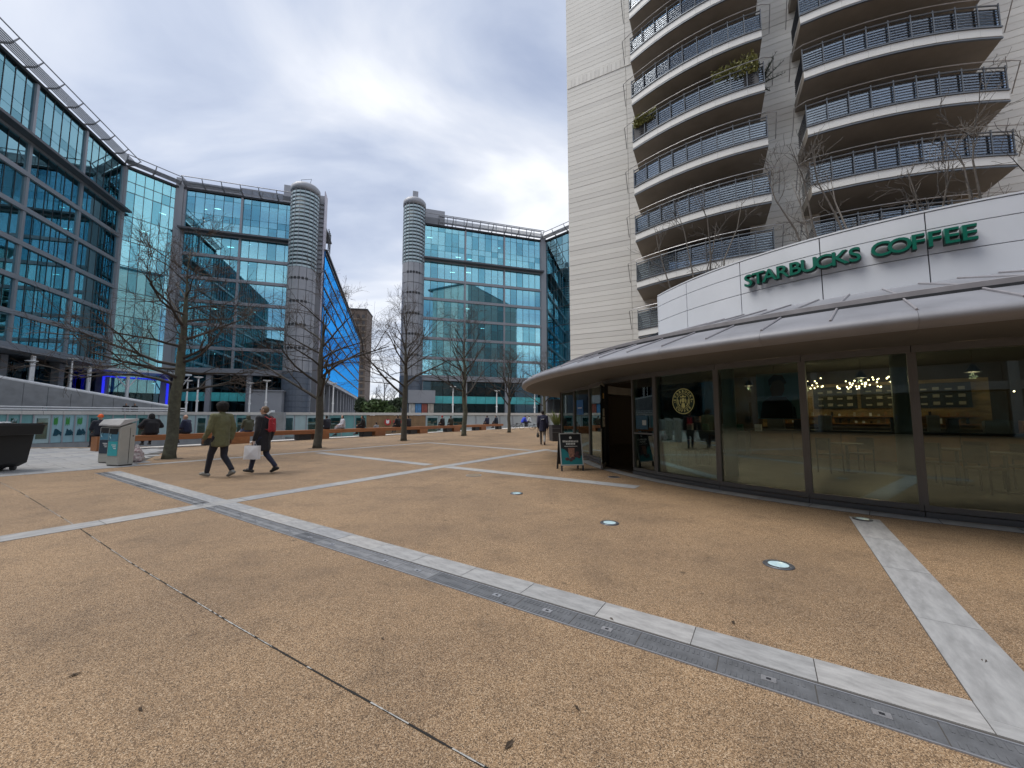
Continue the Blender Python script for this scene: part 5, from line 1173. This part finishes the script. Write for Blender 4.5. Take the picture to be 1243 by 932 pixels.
# ------------------------------------------------------------------ tilt truck (refuse cart)
tt = thing('refuse_cart', 'large black plastic refuse cart on wheels on the granite paving', 'refuse cart', gnd(-30, 573), RAD(2))
M_blackp = mat('black_plastic', (.012, .012, .013), .5, 0, .25, 8, .05, 30)
def taper(x0, x1, X0, X1, y, Y, z0, z1, mi=0):
    m = MB(); m.add([(x0, -y, z0), (x1, -y, z0), (x1, y, z0), (x0, y, z0), (X0, -Y, z1), (X1, -Y, z1), (X1, Y, z1), (X0, Y, z1)], [(0, 3, 2, 1), (4, 5, 6, 7), (0, 1, 5, 4), (1, 2, 6, 5), (2, 3, 7, 6), (3, 0, 4, 7)]); return m
b = taper(-1.1, .74, -1.14, .80, .44, .5, .2, 1.0); b.add([(-1.1, -.44, .2), (.74, -.44, .2), (.74, .44, .2), (-1.1, .44, .2), (-.9, -.38, .1), (.6, -.38, .1), (.6, .38, .1), (-.9, .38, .1)], [(4, 5, 6, 7), (0, 1, 5, 4), (1, 2, 6, 5), (2, 3, 7, 6), (3, 0, 4, 7)])
b.build('tub', M_blackp, tt)
b = taper(-1.12, 1.0, -1.14, 1.02, .52, .54, .95, 1.22); bo = b.build('rim', M_blackp, tt); q = bo.modifiers.new('b', 'BEVEL'); q.width = .02; q.segments = 2
MB().box(-1.1, 1.0, -.5, .5, 1.221, 1.25).build('lid', mat('lid_black', (.02, .02, .022), .45, 0, .2, 6), tt)
for x in (-.4, .2): MB().box(x, x + .09, -.505, -.45, .3, .95).build('rib', M_blackp, tt)
for s in (-1, 1):
    wh = MB().sweep([(.12, -.035), (.2, -.035), (.215, -.02), (.215, .02), (.2, .035), (.12, .035)], 0, 2 * pi, 24).build('wheel', M_blackp, tt, Matrix.Translation((.05, s * .44, .215)) @ Matrix.Rotation(pi / 2, 4, 'X'), True)
    MB().sweep([(.0, -.02), (.12, -.03), (.12, .03), (0, .02)], 0, 2 * pi, 16, 0, False).build('hub', mat('hub_grey', (.1, .1, .1), .5), wh); MB().sweep([(.185, -.04), (.2, -.04), (.2, -.036), (.185, -.036)], 0, 2 * pi, 24).sweep([(.185, .036), (.2, .036), (.2, .04), (.185, .04)], 0, 2 * pi, 24).build('rim_line', mat('hub_pale', (.25, .25, .25), .5), wh)
    cs = MB().sweep([(.0, -.025), (.075, -.025), (.075, .025), (0, .025)], 0, 2 * pi, 16, 0, False).build('castor', mat('castor_grey', (.06, .06, .062), .5), tt, Matrix.Translation((.56, s * .3, .078)) @ Matrix.Rotation(pi / 2, 4, 'X')); MB().box(.52, .6, s * .3 - .035, s * .3 + .035, .12, .22).build('castor_fork', M_frame, tt)
lt = MB(); random.seed(8)
for k in range(10): lt.ball((.2 + rnd() * .7, -.4 + rnd() * .6, 1.27), .06 + .05 * rnd(), 6, 4, sq=(1, 1, .35))
lt.build('crumpled_film', mat('clear_film', (.4, .42, .44), .3, 0, .3, 12), tt)

# ------------------------------------------------------------------ A-board
ab = thing('pavement_sign', 'black and teal A-board with white lettering standing outside the cafe door', 'pavement sign', gnd(692, 570), RAD(8))
M_abf = mat('aboard_grey', (.42, .44, .44), .5, .2, .08, 6)
for s, y0 in ((1, -.24), (-1, .24)):
    T = Matrix.Translation((0, y0, 0)) @ Matrix.Rotation(s * -RAD(13), 4, 'X')
    fr = MB().box(-.31, .31, -.015, .015, .14, 1.0).build('board', M_dark, ab, T)
    for x in (-.31, .27): MB().box(x, x + .04, -.02, .02, -.01, .139).build('foot', M_dark, ab, T)
    if s == 1:
        for x0, x1, z0, z1 in ((-.31, -.285, .14, 1.0), (.285, .31, .14, 1.0), (-.284, .284, .975, 1.0), (-.284, .284, .14, .165)): MB().box(x0, x1, -.028, -.016, z0, z1).build('frame', M_abf, fr)
        MB().box(-.284, .284, -.0185, -.0155, .166, .974).build('poster', mat('poster_black', (.012, .014, .016), .4), fr)
        PT = Matrix.Translation((0, -.019, 0)) @ Matrix.Rotation(pi / 2, 4, 'X')
        MB().prism([(-.284, .166), (.284, .166), (.284, .40), (.12, .34), (-.05, .42), (-.17, .56), (-.284, .60)], 0, .002).build('teal_ground', mat('poster_teal', (.01, .17, .19), .5, 0, .12, 8), fr, PT)
        MB().tube([(0, .88, 0), (0, .88, .003)], .035, 14).build('small_emblem', mat('print_white', (.6, .62, .6), .6), fr, PT)
        random.seed(2)
        for zz_, wd, n, hh in ((.755, .44, 10, .05), (.69, .26, 6, .05), (.64, .36, 16, .018)):
            x = -wd / 2
            for k in range(n):
                ww = wd / n; MB().box(x, x + ww * .72, zz_, zz_ + hh * (.85 + .15 * rnd()), .0, .003).build('lettering', MATS['print_white'], fr, PT @ Matrix.Translation((0, 0, 0))) ; x += ww
        MB().prism([(-.07, .34), (.07, .34), (.09, .6), (-.09, .6)], .002, .006).build('drink', mat('drink_brown', (.26, .13, .09), .5, 0, .5, 20), fr, PT)
        for x, z, r_ in ((-.13, .31, .06), (-.03, .28, .05), (.12, .4, .07), (.2, .36, .05), (.16, .47, .05), (.03, .33, .06)): MB().ball((x, z, .004), r_, 10, 6, sq=(1, .75, .1)).build('cherry', mat('cherry_dark', (.07, .03, .035), .4, 0, .5, 20), fr, PT)
# ------------------------------------------------------------------ planter, bicycles, lamps, ground lights
pt = thing('planter', 'square black planter with spiky green leaves beside the cafe corner', 'planter', gnd(676, 535), RAD(10))
b = taper(-.36, .36, -.4, .4, .36, .4, 0, .95); b.build('tub', M_pot, pt)
for z in (.5, .74): MB().box(-.4, .4, -.408, -.39, z, z + .03).build('slat', mat('pot_line', (.12, .12, .125), .5), pt)
lv = MB(); random.seed(6)
for k in range(70):
    a = rnd() * 6.28; L_ = .5 + rnd() * .6; t = .15 + rnd() * .55; d = Vector((cos(a) * t, sin(a) * t, 1)).normalized(); s = Vector((-sin(a), cos(a), 0)) * .025; o = Vector((cos(a) * .15, sin(a) * .15, .93))
    m1 = o + d * L_ * .6; e_ = o + d * L_ + Vector((cos(a) * t * .3, sin(a) * t * .3, -.1 * t)); lv.add([o - s, o + s, m1 + s, m1 - s, e_], [(0, 1, 2, 3), (3, 2, 4)])
lv.build('leaves', mat('spiky_leaf', (.16, .2, .06), .5, 0, .4, 4), pt)
def bicycle(label, px, py, rz, lean):
    t = thing('bicycle', label, 'bicycle', gnd(px, py), rz, 'bicycles by the end bench'); t.rotation_euler = (lean, 0, rz); M_bk = mat('bike_black', (.02, .02, .022), .4, .3)
    for x in (-.52, .52):
        w_ = MB(); w_.tube([(x + .33 * cos(k * pi / 10), 0, .34 + .33 * sin(k * pi / 10)) for k in range(21)], .018, 5, cap=False); wo_ = w_.build('wheel', M_bk, t)
        sp_ = MB()
        for k in range(8): sp_.tube([(x, 0, .34), (x + .32 * cos(k * pi / 4), 0, .34 + .32 * sin(k * pi / 4))], .004, 3)
        sp_.build('spokes', M_frame, wo_)
    f_ = MB()
    for a, b in (((-.52, 0, .34), (-.08, 0, .3)), ((-.08, 0, .3), (-.2, 0, .78)), ((-.2, 0, .78), (-.52, 0, .34)), ((-.2, 0, .76), (.36, 0, .8)), ((.36, 0, .78), (-.08, 0, .3)), ((.34, 0, .95), (.52, 0, .34))): f_.tube([a, b], .02, 6)
    f_.build('frame', M_bk, t); MB().tube([(.3, -.26, 1.0), (.36, 0, .97), (.3, .26, 1.0)], .015, 5).build('handlebar', M_bk, t); MB().ball((-.21, 0, .84), .1, 8, 5, sq=(1.3, .6, .35)).build('saddle', M_bk, t)
    MB().tube([(-.08, -.12, .2), (-.08, -.08, .3), (-.08, .08, .3), (-.08, .12, .4)], .012, 5).build('cranks', M_bk, t)
bicycle('black bicycle lying close to the blue-topped person', 628, 521, RAD(15), RAD(35)); bicycle('black bicycle resting near the standing person in black', 652, 522, RAD(-20), RAD(40))
def lamp(label, px, topy, Y, tilt=0.0):
    p = atY(px, topy, Y); t = thing('street_lamp', label, 'street lamp', (p.x, p.y, 1.1), 0, 'white lamps on the far terrace'); h = p.z - 1.1
    MB().tube([(0, 0, 0), (0, 0, h * .45), (0, 0, h)], [.11, .1, .07], 8).build('post', M_white, t); MB().tube([(0, 0, h * .44), (0, 0, h * .48)], .16, 8).build('collar', M_white, t)
    hd_ = MB().sweep([(.0, 0), (.2, .02), (.46, .12), (.45, .17), (0, .2)], 0, 2 * pi, 16, 0, False).build('reflector', M_white, t, Matrix.Translation((0, 0, h + .1)) @ Matrix.Rotation(tilt, 4, 'Y')); MB().tube([(0, 0, h), (0, 0, h + .15)], .12, 8).build('lamp_head', M_frame, t)
for px, ty, Y, lab in ((38, 441, 38, 'white lamp with broad disc above the ramp wall'), (88, 438, 42, 'tall white lamp post in front of the left office wing'), (228, 464, 47, 'white disc lamp beside the thick bare tree'), (241, 460, 46, 'white disc lamp close to the first, in front of the teal spandrels'), (304, 467, 50, 'white disc lamp above the olive-coated sitter'), (324, 464, 49, 'white disc lamp above the backpack wearer'), (405, 467, 52, 'white disc lamp under the blue facade'), (550, 471, 57, 'white disc lamp next to the red-hat bench'), (603, 476, 60, 'white disc lamp above the close pair on the bench'), (649, 478, 62, 'white disc lamp beside the canopy tip')): lamp(lab, px, ty, Y)
M_lens = glass('lens_glass', (.9, .96, .96), (1, 1, 1), 1.5, .15)
for px, py, r_, lab in ((627, 599, .12, 'small recessed ground light farthest out on the gravel'), (740, 635, .125, 'recessed steel-rimmed ground light in the middle of its row'), (945, 686, .13, 'recessed ground light with bright lens closest to the pale slab band'), (1047, 631, .11, 'recessed ground light set in the pale slab band by the cafe window')):
    t = thing('ground_light', lab, 'ground light', gnd(px, py)); z = .008 if px == 1047 else .0
    MB().sweep([(r_ * .66, .002 + z), (r_, .002 + z), (r_, .006 + z), (r_ * .95, .011 + z), (r_ * .66, .011 + z)], 0, 2 * pi, 28).build('ring', mat('ring_steel', (.13, .135, .15), .4, .6, .1), t)
    MB().sweep([(.001, .002 + z), (r_ * .65, .002 + z), (r_ * .65, .005 + z), (.001, .006 + z)], 0, 2 * pi, 28).build('reflector', mat('light_reflector', (.75, .85, .86), .4, 0, .1, 20), t)
    MB().sweep([(.001, .0095 + z), (r_ * .655, .0085 + z), (r_ * .655, .0105 + z), (.001, .0125 + z)], 0, 2 * pi, 28).build('lens', mat('frosted_lens', (.5, .66, .7), .12, 0, .12, 30), t)
    for k in range(6): a = k * pi / 3; MB().tube([(r_ * .82 * cos(a), r_ * .82 * sin(a), .011 + z), (r_ * .82 * cos(a), r_ * .82 * sin(a), .0135 + z)], .006, 6).build('screw', M_frame, t)
for px, py, r_, lab in ((575, 577, .17, 'flat round inspection cover on the gravel near the band crossing'), (745, 579, .12, 'small dark drain plate in front of the cafe door')):
    t = thing('inspection_cover', lab, 'cover', gnd(px, py)); MB().tube([(0, 0, .001), (0, 0, .006)], r_, 24).build('lid', mat('cover_brown', (.2, .155, .1), .7, 0, .3, 30) if px < 700 else M_dark, t); MB().sweep([(r_ + .001, .001), (r_ + .02, .001), (r_ + .02, .007), (r_ + .001, .007)], 0, 2 * pi, 24).build('rim', M_frame, t)
# a few dry leaves and bits of litter on the gravel
random.seed(12); M_dry = mat('dry_leaf', (.05, .032, .018), .8, 0, .3, 30)
for k, (px, py) in enumerate([(90, 820), (618, 905), (464, 776), (742, 752), (1195, 803), (890, 756), (612, 733), (170, 862), (700, 860)]):
    p = gnd(px, py); s = .012 + rnd() * .014; a = rnd() * 6.28; m = MB(); m.add([(-s * 1.6, 0, .004), (0, s * .5, .012), (s * 1.7, .002, .005), (0, -s * .6, .008)], [(0, 1, 2, 3)])
    LL = ['dry brown leaf near the expansion joint, alone on open gravel', 'dry brown leaf beside the broken end of the expansion joint', 'dry brown leaf between the expansion joint and the drain', 'dark leaf scrap just beyond the drain, facing the cafe door', 'dark leaf scrap on the pale slab band near the drain', 'dry leaf on the gravel between a ground light and the drain', 'dry leaf on the gravel just before the drain', 'dry leaf well away from the expansion joint on plain gravel', 'dry leaf on the gravel on the near side of the drain']; o = m.build('dry_leaf', M_dry, None, Matrix.Translation(p) @ Matrix.Rotation(a, 4, 'Z')); tag(o, LL[k], 'leaf', 'dry leaves on the gravel')
bpy.data.scenes.remove(WORK)
